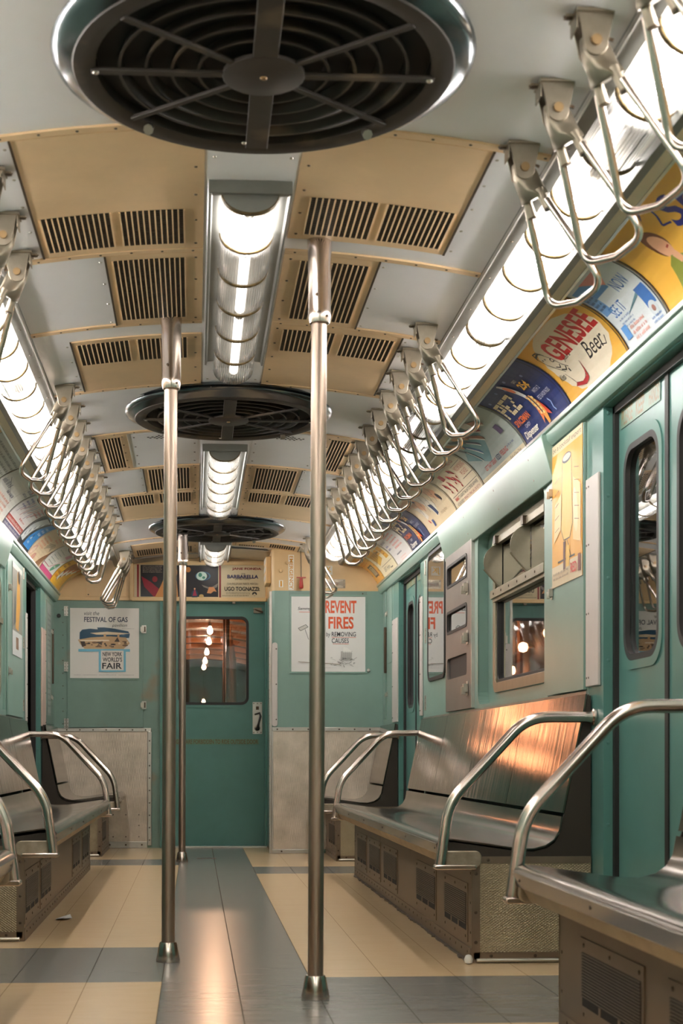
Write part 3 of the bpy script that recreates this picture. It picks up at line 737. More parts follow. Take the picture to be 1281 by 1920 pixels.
# sloping hoods under the rail -----------------------------------------------------
def hood(sd, y0, y1, lab):
    m = M(); F = lambda p, q, a: (sd * p, a, q)
    m.prism([(1.139, 1.888), (1.139, 1.876), (1.183, 1.722), (1.194, 1.722), (1.194, 1.888)], y0, y1, GREEN, F)
    for y in (y0 + .25, y0 + .9, y0 + 1.6):
        if y < y1:
            for z in (1.845, 1.765): m.dome((sd * (1.139 + (1.876 - z) * .286), y, z), .005, ALU, (-sd, 0, -.3))
    tag(m.build('window_hood', bevel=.003), lab, 'hood')
hood(1, 5.28, 7.58, 'sloping pale green hood above the right-hand window and sign box')
hood(-1, 5.9, 7.98, 'sloping pale green hood above the windows on the left wall')

# hinge and latch helpers ----------------------------------------------------------
def hinge(parent, f, u, v, h=.055):
    m = M(); m.box(u - .017, u + .017, v - h / 2, v + h / 2, 0, .003, ALU, f); 
    for s_ in (-1, 1):
        for t in (-1, 0, 1): m.dome(f(u + s_ * .010, v + t * h * .34, .003), .003, SCREW, Vector(f(0, 0, 1)) - Vector(f(0, 0, 0)))
    m.tube([f(u, v - h / 2, .004), f(u, v + h / 2, .004)], .004, SHINY, 8); m.build('hinge', parent, smooth=False)
def latch(parent, f, u, v, s_=1.0):
    m = M(); m.box(u - .012 * s_, u + .022 * s_, v - .030 * s_, v + .030 * s_, 0, .003, ALU, f)
    m.box(u - .020 * s_, u + .004 * s_, v - .018 * s_, v + .018 * s_, .003, .022 * s_, SHINY, f)
    m.box(u - .014 * s_, u - .004 * s_, v - .028 * s_, v + .006 * s_, .012, .030 * s_, SHINY, f)
    m.tube([f(u + .012 * s_, v - .02 * s_, .008), f(u + .012 * s_, v + .02 * s_, .008)], .005 * s_, SCREW, 8)
    m.build('latch', parent, bevel=.001)

# hinged wall panel with the cocktail poster
root = thing('hinged_panel', 'pale green hinged wall panel beside the near right door, carrying the orange poster', 'panel', (XW, 5.12, .92))
f = wallfn(1)
m = M(); m.box(4.86, 5.285, .922, 1.838, 0, .012, GREEN, f); m.box(5.285, 5.40, .922, 1.80, 0, .004, GREEN, f); m.build('panel_board', root, bevel=.003)
for v in (1.30, 1.67): latch(root, wallfn(1, XW - .012), 5.288, v, .8)
# white edge guards
def guard(sd, y0, y1, z0, z1, lab, mt=WHITEG, x=XW):
    m = M(); f = wallfn(sd, x); m.box(y0, y1, z0, z1, 0, .010, mt, f)
    for v in (z0 + .03, z0 + (z1 - z0) * .35, z0 + (z1 - z0) * .68, z1 - .03):
        for u in (y1 - .015, y1 - .04): m.dome(f(u, v, .010), .004, SCREW, (-sd, 0, 0))
    tag(m.build('edge_guard', bevel=.003), lab, 'guard', 'white door edge guards')
guard(1, 4.69, 4.842, .93, 1.635, 'white upright guard strip beside the near right door')
guard(1, 9.42, 9.66, .917, 1.605, 'white guard strip on the far jamb of the far right door')
guard(1, 8.39, 8.475, .93, 1.63, 'narrow white guard strip on the near jamb of the far right door')
guard(-1, 8.98, 9.05, .90, 1.58, 'thin white guard strip on the near jamb of the left doorway')
guard(-1, 9.91, 10.17, .895, 1.57, 'pinkish white guard strip on the far jamb of the left doorway', PINKG)

# sign box on the right -------------------------------------------------------------
root = thing('sign_box', 'stainless destination sign box with three small openings and latches, on the right wall', 'sign box', (XW, 7.2, .93))
f = wallfn(1)
m = M()
y0, y1 = 6.85, 7.545
zs = [.925, 1.085, 1.205, 1.325, 1.445, 1.565, 1.685, 1.735]
for i in (0, 2, 4, 6): m.box(y0, y1, zs[i], zs[i + 1], 0, .016, SIGNM, f)
for i in (1, 3, 5):
    m.plate((y0, zs[i], y1, zs[i + 1], .0001), (6.955, zs[i] + .006, 7.50, zs[i + 1] - .006, .022), 0, .016, SIGNM, f, 6)
m.box(y0 - .012, y0, .925, 1.735, 0, .016, ALU, f)
m.build('front_plate', root)
for i, mt in ((1, None), (3, GLASS), (5, GLASS)):
    z0, z1 = zs[i] + .006, zs[i + 1] - .006
    if mt:
        m = M(); m.plate((6.948, z0 - .006, 7.507, z1 + .006, .026), (6.965, z0 + .008, 7.49, z1 - .008, .016), .010, .019, RUBBER, f, 6); m.build('gasket', root)
        m = M(); m.box(6.955, 7.50, z0, z1, .004, .007, mt, f); m.build('pane', root, smooth=False)
    m = M(); m.box(6.955, 7.50, z0, z1, .0005, .003, RUBBER, f); m.build('dark_backing', root, smooth=False)
for v in (1.511, 1.271, 1.023): latch(root, wallfn(1, XW - .016), 6.93, v, 1.15)
for v in (1.65, .985): hinge(root, wallfn(1, XW - .004), 7.556, v, .05)

# map case -------------------------------------------------------------------------
root = thing('map_case', 'glazed map case with black gasket, beyond the sign box on the right wall', 'frame', (XW, 7.9, 1.1))
m = M(); m.plate((7.62, 1.115, 8.19, 1.845, .07), (7.64, 1.135, 8.17, 1.825, .055), 0, .010, RUBBER, f, 7); m.build('gasket', root)
m = M(); m.rrect((7.635, 1.13, 8.175, 1.83, .055), .006, .008, GLASSC, f, 7); m.build('pane', root, smooth=False)
for v in (1.785, 1.39, 1.0): hinge(root, f, 8.30, v, .085)
MAPC = root

# grey-green side panel behind far right bench
root = thing('access_panel', 'narrow green access panel with small latches beside the right end wall', 'panel', (XW, 9.85, 1.0))
m = M(); m.box(9.70, 9.92, 1.33, 1.86, 0, .006, GREEN, f); m.box(10.02, 10.16, .95, 1.86, 0, .006, GREEN, f); m.build('panel_board', root, bevel=.002)
m = M(); m.box(10.00, 10.03, 1.27, 1.59, 0, .018, SCREW, f); m.build('handle', root, bevel=.003)
latch(root, f, 9.96, 1.68, .7); latch(root, f, 9.96, 1.12, .7)
root = thing('access_panel', 'narrow green hinged panel on the left wall past the open doorway', 'panel', (-XW, 10.5, 1.0))
g = wallfn(-1); m = M(); m.box(10.24, 10.74, .92, 1.80, 0, .006, GREENW, g); m.build('panel_board', root, bevel=.002)
m = M(); m.box(10.62, 10.65, 1.22, 1.62, 0, .018, SCREW, g); m.build('handle', root, bevel=.003)
latch(root, g, 10.58, 1.60, .7); latch(root, g, 10.58, 1.12, .7)
# left hinged panel
root = thing('hinged_panel', 'pale green hinged wall panel with a film poster, left wall before the open doorway', 'panel', (-XW, 8.4, .92))
m = M(); m.box(8.10, 8.82, .922, 1.84, 0, .010, GREEN, g); m.build('panel_board', root, bevel=.003)
for v in (1.80, 1.38, 1.0): hinge(root, wallfn(-1, XW - .010), 8.815, v, .07)
for v in (1.64, 1.17): latch(root, wallfn(-1, XW - .010), 8.13, v, .8)

# ------------------------------------------------------------------ benches
PROF = [(1.172, .905), (1.165, .86), (1.128, .68), (1.092, .505)]
PAN = [(1.088, .492), (1.080, .446), (1.062, .415), (1.034, .396), (.99, .385), (.93, .388), (.81, .405), (.72, .418), (.69, .419), (.672, .412), (.664, .400)]
def bench(sd, y0, y1, vents, lab, rails, wallback=None, mirror_end=False):
    """y0 near end, y1 far end of the base"""
    root = thing('bench_seat', lab, 'bench', (sd * .93, (y0 + y1) / 2, 0), 'stainless side benches')
    F = lambda p, q, a: (sd * p, a, q)
    n = max(1, round((y1 - y0) / .86)); L_ = (y1 - y0 + .02) / n
    for i in range(n):
        a = y0 - .01 + i * L_
        m = M(); m.ribbon(PROF, .006 * sd, a + .003, a + L_ - .003, BRUSH, F); m.build('backrest_panel', root)
    m = M(); m.ribbon([(p + .012, q) for p, q in PROF], .003 * sd, y0, y1, ENDPL, F); m.build('backrest_backing', root)
    m = M(); m.ribbon(PAN, .005 * sd, y0 - .012, y1 + .012, SEATM, F, segs=1)
    m.build('seat_pan', root)
    m = M()
    for a in [y0 + .05 + (y1 - y0 - .1) * k / (n + 1) for k in range(n + 2)]: m.dome((sd * .668, a, .385), .005, SCREW, (-sd, 0, 0))
    m.prism([(.664, .402), (.690, .414), (.70, .37), (.672, .366)], y0, y1, SEATM, F)
    m.build('nose_strip', root)
    m = M(); m.prism([(.682, .366), (.705, .366), (.72, .328), (.704, .328)], y0 + .01, y1 - .01, WOODR, F); m.build('front_rail', root)
    # base
    m = M(); m.box(sd * .785, sd * 1.19, y0, y1, 0.0, .345, BASEM)
    m.prism([(.70, .345), (1.19, .345), (1.19, .36), (.71, .36)], y0 + .01, y1 - .01, BASEM, F)
    m.box(sd * .781, sd * .785, y0, y1, .0, .048, BASEM)
    k = 0; yy = y0 + .05
    while yy < y1: m.dome((sd * .781, yy, .032), .005, SCREW, (-sd, 0, 0)); yy += .11
    for z in (.10, .20, .30): m.dome((sd * .785, y0 + .015, z), .005, SCREW, (-sd, 0, 0)); m.dome((sd * .785, y1 - .015, z), .005, SCREW, (-sd, 0, 0))
    m.build('base', root)
    for va, vb in vents:
        m = M(); f = lambda u, v, d: (sd * (.785 - d), u, v)
        m.box(va, vb, .062, .262, 0, .003, BASEM, f)
        m.box(va + .018, vb - .018, .100, .228, .003, .0036, DARK, f)
        for k in range(15):
            z = .122 + k * .0072; m.box(va + .018, vb - .018, z, z + .0042, .0034, .0060, BASED, f)
        wd = (vb - va - .036) / 3
        for k in range(3):
            if k: m.box(va + .018 + k * wd - .008, va + .018 + k * wd + .008, .100, .120, .003, .005, BASEM, f)
        for k in range(3):
            for z in (.245, .080): m.dome(f(va + .03 + k * (vb - va - .06) / 2, z, .003), .0055, SCREW, (-sd, 0, 0))
        m.build('heater_grille', root, smooth=False)
    for ye, out in rails:     # ye = end of base; out = -1 faces camera, +1 faces away
        s_ = out
        m = M()       # dark end panel behind the curve
        poly = [(1.19, .355), (1.19, .90)] + [(p + .008, q - .004) for p, q in PROF] + [(p + .004, q - .012) for p, q in PAN[:-2]] + [(.70, .355)]
        m.prism(poly, ye - .004 * s_ * -1 - .002, ye + .002, ENDPL, F) if False else m.prism(poly, min(ye, ye + s_ * .006), max(ye, ye + s_ * .006), ENDPL, F)
        m.build('end_panel', root, smooth=False)
        m = M(); ya, yb = sorted((ye, ye + s_ * .008)); yc, yd = sorted((ye + s_ * .008, ye + s_ * .011))
        m.box(sd * .785, sd * 1.19, ya, yb, .0, .356, DIAM)
        m.box(sd * .783, sd * .812, yc, yd, 0, .33, BASEM); m.box(sd * .79, sd * 1.19, yc, yd, .335, .358, BASEM)
        m.box(sd * .79, sd * 1.19, yc, yd, .012, .036, BASEM)
        m.tube([(sd * .80, ye + s_ * .012, .010), (sd * 1.19, ye + s_ * .012, .010)], .007, SHINY, 8)
        for q, z in ((.798, .30), (.798, .17), (.798, .07), (.84, .346), (.85, .024), (1.0, .024), (1.12, .024)): m.dome((sd * q, ye + s_ * .011, z), .006, SCREW, (0, s_, 0))
        m.build('end_plate', root, smooth=False)
        m = M(); m.rrect((.680, .322, .815, .378, .022), 0, .022, EDGE, lambda u, v, d: (sd * u, ye + s_ * (.004 + d), v)); m.build('end_cap', root, bevel=.003)
        # tube arm rail
        yr = ye + s_ * .045
        P = lambda x, z: (sd * x, yr, z)
        A, B, C, D_ = P(1.186, .826), P(.965, .826), P(.700, .540), P(.672, .334)
        path = [Vector(A), Vector(P(1.10, .826))] + bend(A, B, C, .075, 8) + [Vector(P(.84, .691))] + bend(B, C, D_, .065, 8) + [Vector(D_)]
        m = M(); m.tube(path, .0185, SATIN, 18); rail = m.build('arm_rail', root)
        m = M(); m.rrect((.650, .318, .79, .334, .007), -.022, .022, SATIN, lambda u, v, d: (sd * u, yr + d, v)); m.build('rail_foot', rail, bevel=.003)
        m = M(); m.lathe([(.029, 0), (.029, .006), (.020, .010)], SATIN, 18, (0, 0, 0), 'x')
        o = m.build('wall_flange', rail); o.location = (0, 0, 0)
        for v in o.data.vertices: v.co = Vector((sd * (1.192 - v.co.x), v.co.y + yr, v.co.z + .826))
    return root
V = .24
bench(1, 4.80, 8.32, [(4.86, 5.32), (5.50, 6.00), (6.56, 7.04), (7.16, 7.62), (7.74, 8.18)], 'long stainless bench at right with warm reflections in its back', [(4.80, -1), (8.32, 1)])
bench(1, .30, 3.62, [(2.93, 3.42), (2.30, 2.78), (1.2, 1.7)], 'nearest right-hand bench, cut off by the right and bottom picture edges', [(3.62, 1)])
bench(1, 9.43, 10.165, [(9.50, 9.93)], 'short bench in the far right corner beside the end wall', [(9.43, -1)])
bench(-1, 5.45, 8.84, [(5.46, 5.93), (6.00, 6.44), (7.56, 8.04), (8.22, 8.70)], 'long stainless bench along the left wall', [(5.45, -1), (8.84, 1)])
bench(-1, .9, 4.19, [(3.5, 4.0)], 'nearest left-hand bench, only its end rail showing at the left picture edge', [(4.19, 1)])
bench(-1, 9.95, 10.80, [(10.0, 10.4)], 'short bench in the far left corner under the fair poster', [(9.95, -1)])
# dirt seam of caulk along the right base
m = M(); rr = random.Random(3); pts = [(.784, 4.82)] ; k = 0; y = 4.82
while y < 8.30: pts.append((.772 + rr.uniform(-.010, .004), y)); y += rr.uniform(.02, .05)
pts.append((.784, 8.30)); m.prism(pts, .0, .006, BASED, lambda p, q, a: (p, q, a))
tag(m.build('caulk_bead', smooth=False), 'rough grey caulking bead along the foot of the long right bench', 'caulk')

# ------------------------------------------------------------------ end wall
fe = endfn(YE); fb = endfn(10.20)
m = M()
m.box(-1.25, -.395, YE, YE + .06, 0, 1.856, GREENW); m.box(-1.25, .42, YE, YE + .06, 1.856, 2.25, CREAM)
m.box(-.395, .405, YE, YE + .05, 1.845, 1.857, TEAL)
struct(m.build('wall_end', smooth=False))
# cab bulkhead at right, with curved cream top
m = M(); m.box(.403, 1.25, 10.20, 10.93, 0, 1.864, GREEN)
m.box(.403, 1.25, 10.20, 10.93, 1.864, 2.25, CREAM)
struct(m.build('wall_cab', bevel=.018))
m = M(); m.box(.385, .403, 10.215, 10.24, 0, 1.86, ALU)
for k in range(30): m.dome((.385, 10.228, .08 + k * .06), .004, SCREW, (-1, 0, 0))
struct(m.build('trim_95', smooth=False))
# ceiling closure strip near the end (silver)
m = M(); m.ribbon([(x, zc(x) - .012) for x in (-.60, -.40, -.2, -.12)], .004, 10.58, 10.83, ALU, FN_Y); m.ribbon([(x, zc(x) - .012) for x in (.12, .25, .39)], .004, 10.30, 10.83, ALU, FN_Y)
struct(m.build('trim_96'))
# cream beam + poster recess
m = M(); m.box(-.615, .395, 1.853, 1.882, 0, .022, CREAM, fe); m.box(-.635, -.605, 1.86, 2.16, 0, .020, CREAM, fe); m.box(-.61, .395, 2.128, 2.160, 0, .012, CREAM, fe)
m.box(-1.19, -.62, 1.856, 1.878, 0, .012, CREAM, fe)
for u in (-.25, .15): m.box(u - .012, u + .012, 1.835, 1.853, 0, .02, BRKT, fe)
struct(m.build('trim_97', bevel=.003))
root = thing('locker_door', 'cream locker door above the fair poster on the end wall', 'panel', (-.9, YE, 1.9))
m = M(); m.box(-.955, -.66, 1.885, 2.06, 0, .006, CREAM, fe); m.build('door_board', root, bevel=.002)
m = M(); m.dome(fe(-.94, 1.90, .006), .006, SCREW, (0, -1, 0)); m.build('lock', root)
# left service panel with hinges
root = thing('service_door', 'worn green service door with three hinges behind the fair poster', 'panel', (-.82, YE, .9))
m = M(); m.box(-1.098, -.532, .905, 1.846, 0, .008, GREENW, fe); m.build('door_board', root, bevel=.0015)
f8 = endfn(YE - .008)
for v in (1.775, 1.359, .935): hinge(root, f8, -1.104, v, .072)
for v in (1.641, 1.072): latch(root, endfn(YE - .008), -.530, v, 1.0)
m = M()
for k in range(10):
    m.dome(fe(-1.13, .93 + k * .095, .001), .004, SCREW, (0, -1, 0))
m.dome(fe(-1.16, 1.74, .01), .016, RUBBER, (0, -1, 0)); m.build('screw', root)
# wainscot left + access hatch
root = thing('wainscot', 'stainless kick panel with riveted edge strip, left of the end door', 'panel', (-.8, YE, 0))
m = M(); m.box(-1.19, -.50, .03, .875, 0, .012, WAINS, fe); m.build('sheet', root)
m = M(); m.box(-1.19, -.47, .872, .900, 0, .018, ALU, fe); m.box(-.498, -.468, .02, .874, 0, .018, ALU, fe); m.box(-.82, -.50, .0, .05, 0, .022, ALU, fe)
for k in range(7): m.dome(fe(-1.10 + k * .098, .886, .018), .006, SCREW, (0, -1, 0))
for k in range(9): m.dome(fe(-.483, .06 + k * .093, .018), .006, SCREW, (0, -1, 0))
for u in (-.78, -.66, -.54): m.dome(fe(u, .025, .022), .007, SCREW, (0, -1, 0))
m.build('edge_strip', root, bevel=.003)
m = M(); m.box(-.765, -.552, .072, .262, .012, .015, WAINS, fe)
for u in (-.755, -.66, -.562):
    for v in (.085, .25): m.dome(fe(u, v, .015), .005, SCREW, (0, -1, 0))
m.dome(fe(-.562, .17, .015), .005, SCREW, (0, -1, 0)); m.build('access_hatch', root)
root = thing('wainscot', 'stainless kick panel below the fire poster on the right end wall', 'panel', (.8, 10.2, 0))
m = M(); m.box(.408, 1.19, .03, .870, 0, .010, WAINS, fb); m.build('sheet', root)
m = M(); m.box(.403, 1.19, .866, .895, 0, .016, ALU, fb); m.box(.405, .76, 0, .03, 0, .022, ALU, fb); m.box(.398, .412, 0, .87, 0, .012, ALU, fb)
for k in range(7): m.dome(fb(.44 + k * .11, .880, .016), .006, SCREW, (0, -1, 0))
for u in (.47, .68): m.dome(fb(u, .016, .022), .007, SCREW, (0, -1, 0))
m.build('edge_strip', root, bevel=.003)
# white rounded guard on the cab corner
m = M(); m.rrect((.402, .90, .442, 1.495, .018), 0, .008, WHITEG, fb)
for v in (.95, 1.45, 1.2): m.dome(fb(.433, v, .008), .005, SCREW, (0, -1, 0))
tag(m.build('edge_guard', bevel=.002), 'white round-topped guard strip on the corner right of the end door', 'guard', 'white door edge guards')

# end door --------------------------------------------------------------------------
root = sroot('door_7', (0, YE + .04, 0)); fd = endfn(YE + .035)
m = M(); m.plate((-.385, .01, .385, 1.845, .001), (-.268, 1.078, .262, 1.742, .055), -.035, 0, TEAL, fd, 8)
m.plate((-.292, 1.055, .285, 1.766, .075), (-.268, 1.078, .262, 1.742, .055), -.001, .004, TEAL, fd, 8); m.build('door_leaf', root)
m = M(); m.plate((-.270, 1.076, .264, 1.744, .057), (-.250, 1.096, .244, 1.724, .042), -.02, .006, RUBBER, fd, 8); m.build('gasket', root)
m = M(); m.rrect((-.255, 1.09, .25, 1.73, .045), -.02, -.016, GLASSC, fd, 8); m.build('pane', root, smooth=False)
m = M(); m.box(.293, .365, .857, 1.098, 0, .004, ALU, fd)
for u in (.302, .329, .356):
    for v in (.868, 1.087): m.dome(fd(u, v, .004), .004, SCREW, (0, -1, 0))
m.box(.318, .340, 1.04, 1.065, .004, .008, SCREW, fd)
m.tube([fd(.310, 1.005, .012), fd(.345, 1.015, .03), fd(.352, .99, .035), fd(.338, .94, .040), fd(.330, .905, .035), fd(.327, .895, .02)], [.006, .008, .008, .008, .011, .016], RUBBER, 10)
m.dome(fd(.328, .90, .004), .022, BRKT, (0, -1, 0), .8, 14); m.build('door_handle', root)
m = M(); m.box(-.405, -.385, 0, 1.85, -.02, .03, TEAL, fe); m.box(.385, .403, 0, 1.85, -.02, .02, TEAL, fe); m.box(-.40, .40, 0, .012, -.03, .03, ALU, fe); m.build('door_frame', root, bevel=.002)
m = M(); m.box(.30, .36, 1.77, 1.81, 0, .02, BRKT, fd); m.tube([fd(.30, 1.80, .012), fd(.37, 1.775, .02)], .008, SCREW, 8); m.build('door_closer', root)

# emergency brake ------------------------------------------------------------------
root = thing('emergency_brake', 'red emergency brake handle hanging on a cord from the cream panel', 'brake handle', (.607, 10.16, 2.15))
m = M(); m.tube([(.605, 10.165, 2.175), (.608, 10.165, 1.955)], .0035, SCREW, 8); m.build('cord', root)
m = M(); m.lathe([(.004, 0), (.010, -.004), (.011, -.02), (.015, -.05), (.017, -.068), (.014, -.078), (.004, -.082)][::-1], RED, 16, (.608, 10.165, 1.955)); m.box(.575, .641, 10.160, 10.170, 1.950, 1.957, RED); m.build('grip', root)
m = M(); m.box(.580, .635, -.0, .0, 0, 0, SCREW) if False else m.box(.58, .635, 10.15, 10.20, 2.165, 2.178, BRKT); m.build('bracket', root)
for x, z in ((.466, 2.005), (.512, 2.06)):
    m = M(); m.lathe([(.009, 0), (.009, .004), (.013, .010), (.011, .018), (0, .020)], CREAM, 16, (0, 0, 0), 'y')
    o = m.build('knob'); 
    for v in o.data.vertices: v.co = Vector((v.co.x + x, 10.2 - v.co.y, v.co.z + z))
    tag(o, 'cream knob on the cab panel, the %s of two left of the emergency sticker' % ('lower left' if x < .5 else 'upper right'), 'knob', 'cream knobs')
m = M(); m.dome(fb(1.091, 1.30, 0), .014, ALU, (0, -1, 0), .9, 14); tag(m.build('wall_bolt'), 'round bolt head low right of the fire poster', 'bolt')
# small box on the cab side
root = thing('switch_box', 'cream switch box with white vents on the side of the cab corner', 'box', (.395, 10.45, 2.0))
m = M(); m.box(.365, .402, 10.30, 10.55, 1.93, 2.12, CREAM); m.build('box_body', root, bevel=.004)
m = M(); 
for z in (1.96, 2.02, 2.08): m.box(.361, .366, 10.33, 10.52, z, z + .035, WHITEG)
m.build('vent', root, bevel=.002)

# ------------------------------------------------------------------ printing
_tc = {}
def text_mesh(sx, off, shear):
    key = (sx, off, shear)
    if key in _tc: return _tc[key]
    cu = bpy.data.curves.new('t', 'FONT'); cu.body = sx; cu.size = 1; cu.offset = off; cu.shear = shear; cu.resolution_u = 3
    ob = bpy.data.objects.new('t', cu); me = ob.to_mesh()
    vs = [(v.co.x, v.co.y) for v in me.vertices]; fs = [tuple(p.vertices) for p in me.polygons]
    ob.to_mesh_clear(); bpy.data.objects.remove(ob); bpy.data.curves.remove(cu)
    _tc[key] = (vs, fs); return _tc[key]
class Cv:
    """flat artwork in metres; shapes stack in order"""
    def __init__(s, w_, h_, base): s.w, s.h, s.base = w_, h_, base; s.L = []
    def raw(s, vs, fs, c): s.L.append((vs, fs, c)); return s
    def rect(s, x0, y0, x1, y1, c): return s.raw([(x0, y0), (x1, y0), (x1, y1), (x0, y1)], [(0, 1, 2, 3)], c)
    def poly(s, pts, c): return s.raw(pts, [tuple(range(len(pts)))], c)
    def ell(s, cx, cy, rx, ry, c, rot=0, n=20):
        a = radians(rot); pts = []
        for k in range(n):
            x, y = rx * cos(2 * pi * k / n), ry * sin(2 * pi * k / n); pts.append((cx + x * cos(a) - y * sin(a), cy + x * sin(a) + y * cos(a)))
        return s.poly(pts, c)
    def line(s, pts, wd, c):
        vs = []; fs = []
        for (x0, y0), (x1, y1) in zip(pts[:-1], pts[1:]):
            l = hypot(x1 - x0, y1 - y0) or 1; nx, ny = -(y1 - y0) / l * wd / 2, (x1 - x0) / l * wd / 2; o = len(vs)
            vs += [(x0 + nx, y0 + ny), (x1 + nx, y1 + ny), (x1 - nx, y1 - ny), (x0 - nx, y0 - ny)]; fs.append((o, o + 1, o + 2, o + 3))
        return s.raw(vs, fs, c)
    def txt(s, t, x0, y0, x1, y1, c, off=0.0, shear=0.0, rot=0):
        vs, fs = text_mesh(t, off, shear)
        ax, bx = min(v[0] for v in vs), max(v[0] for v in vs); ay, by = min(v[1] for v in vs), max(v[1] for v in vs)
        if rot: out = [(x0 + (by - v[1]) / (by - ay) * (x1 - x0), y0 + (v[0] - ax) / (bx - ax) * (y1 - y0)) for v in vs] if rot > 0 else [(x0 + (v[1] - ay) / (by - ay) * (x1 - x0), y1 - (v[0] - ax) / (bx - ax) * (y1 - y0)) for v in vs]
        else: out = [(x0 + (v[0] - ax) / (bx - ax) * (x1 - x0), y0 + (v[1] - ay) / (by - ay) * (y1 - y0)) for v in vs]
        return s.raw(out, fs, c)
    def words(s, x0, y0, x1, y1, rows, c, fill=.5, seed=1):      # unreadable small print
        rnd = random.Random(seed); vs = []; fs = []; rh = (y1 - y0) / rows
        for r in range(rows):
            y = y1 - (r + .5) * rh; x = x0
            while x < x1 - rh * .3:
                l = rnd.uniform(.5, 2.4) * rh; xe = min(x + l, x1); q = x
                while q < xe - rh * .1:
                    hh = rh * fill * rnd.uniform(.6, 1.0); o = len(vs)
                    vs += [(q, y - rh * fill / 2), (q + rh * .13, y - rh * fill / 2), (q + rh * .13, y - rh * fill / 2 + hh), (q, y - rh * fill / 2 + hh)]; fs.append((o, o + 1, o + 2, o + 3)); q += rh * .24
                x = xe + rh * .35
        return s.raw(vs, fs, c)
    def build(s, name, fn, label=None, cat=None, group=None, curved=False, parent=None, border=None, loc=None):
        bm = bmesh.new(); cl = bm.loops.layers.float_color.new('ink')
        def emit(vs, fs, c, d):
            bv = [bm.verts.new((v[0], v[1], d)) for v in vs]
            for f_ in fs:
                try: fc = bm.faces.new([bv[i] for i in f_])
                except ValueError: continue
                if fc.normal.z < 0 : pass
                for lp in fc.loops: lp[cl] = c
        emit([(0, 0), (s.w, 0), (s.w, s.h), (0, s.h)], [(0, 1, 2, 3)], s.base, .0012)
        emit([(0, 0), (s.w, 0), (s.w, s.h), (0, s.h)], [(3, 2, 1, 0)], s.base, 0)
        for a, b in (((0, 0), (s.w, 0)), ((s.w, 0), (s.w, s.h)), ((s.w, s.h), (0, s.h)), ((0, s.h), (0, 0))):
            bv = [bm.verts.new((*a, 0)), bm.verts.new((*b, 0)), bm.verts.new((*b, .0012)), bm.verts.new((*a, .0012))]; fc = bm.faces.new(bv)
            for lp in fc.loops: lp[cl] = s.base
        for k, (vs, fs, c) in enumerate(s.L): emit(vs, fs, c, .0012 + .00012 * (k + 1))
        bm.normal_update()
        for fc in [q for q in bm.faces if len(q.verts) > 4]: pass
        bmesh.ops.triangulate(bm, faces=[q for q in bm.faces if len(q.verts) > 4])
        fl_ = [q for q in bm.faces if q.normal.z < 0 and q.calc_center_median().z > .0011]
        if fl_: bmesh.ops.reverse_faces(bm, faces=fl_)
        if curved:
            nb = 12
            for k in range(1, nb):
                bmesh.ops.bisect_plane(bm, geom=bm.verts[:] + bm.edges[:] + bm.faces[:], plane_co=(0, s.h * k / nb, 0), plane_no=(0, 1, 0))
        bm.verts.ensure_lookup_table()
        mir = Vector(fn(1, 0, 0)) - Vector(fn(0, 0, 0)); mv = Vector(fn(0, .01, 0)) - Vector(fn(0, 0, 0)); md = Vector(fn(0, 0, .01)) - Vector(fn(0, 0, 0))
        flip = mir.cross(mv).dot(md) < 0
        for v in bm.verts: v.co = Vector(fn(*v.co))
        if flip: bmesh.ops.reverse_faces(bm, faces=bm.faces[:])
        me = bpy.data.meshes.new(name); bm.to_mesh(me); bm.free(); me.materials.append(PRINT)
        o = bpy.data.objects.new(name, me); COL.objects.link(o)
        if parent: o.parent = parent; o.matrix_parent_inverse = Matrix.Translation(-Vector(parent.location))
        if label: tag(o, label, cat or 'advertisement', group)
        return o
C_ = srgb
INK = C_(30, 28, 34); CRM = C_(228, 216, 192); WHT = C_(226, 224, 218); RD = C_(200, 40, 40); NAVY = C_(34, 44, 92); ORG = C_(232, 110, 50)
YEL = C_(240, 186, 70); BLK = C_(24, 22, 24); GOLD = C_(122, 98, 50)

def cove_fn(sd, ystart, h=.276):
    """u along the wall (reading direction), v up the cove"""
    pts = [(x - .0035 * .6, z - .0035 * .77) for x, z in COVE][::-1]
    ds = [0]
    for a, b in zip(pts[:-1], pts[1:]): ds.append(ds[-1] + hypot(b[0] - a[0], b[1] - a[1]))
    T = ds[-1]
    def fn(u, v, d):
        q = min(max(v / h, 0), 1) * (T - .012) + .006
        for i in range(len(ds) - 1):
            if q <= ds[i + 1] or i == len(ds) - 2:
                t = (q - ds[i]) / (ds[i + 1] - ds[i]); x = pts[i][0] + (pts[i + 1][0] - pts[i][0]) * t; z = pts[i][1] + (pts[i + 1][1] - pts[i][1]) * t
                tx, tz = pts[i + 1][0] - pts[i][0], pts[i + 1][1] - pts[i][1]; l = hypot(tx, tz); nx, nz = -tz / l, tx / l
                if nx > 0: nx, nz = -nx, -nz
                return (sd * (x + nx * d), ystart - sd * u, z + nz * d)
    return fn
H = .276
# reading direction on the right wall runs toward the camera
def cardR(y_far, y_near, base): return Cv(y_far - y_near - .012, H, base), cove_fn(1, y_far - .006)
def cardL(y_near, y_far, base): return Cv(y_far - y_near - .012, H, base), cove_fn(-1, y_near + .006)
def edge(c, col=BLK, wd=.006): c.rect(0, 0, wd, H, col); c.rect(c.w - wd, 0, c.w, H, col)
GRP = 'advertising cards under the right light strip'; GRL = 'advertising cards under the left light strip'

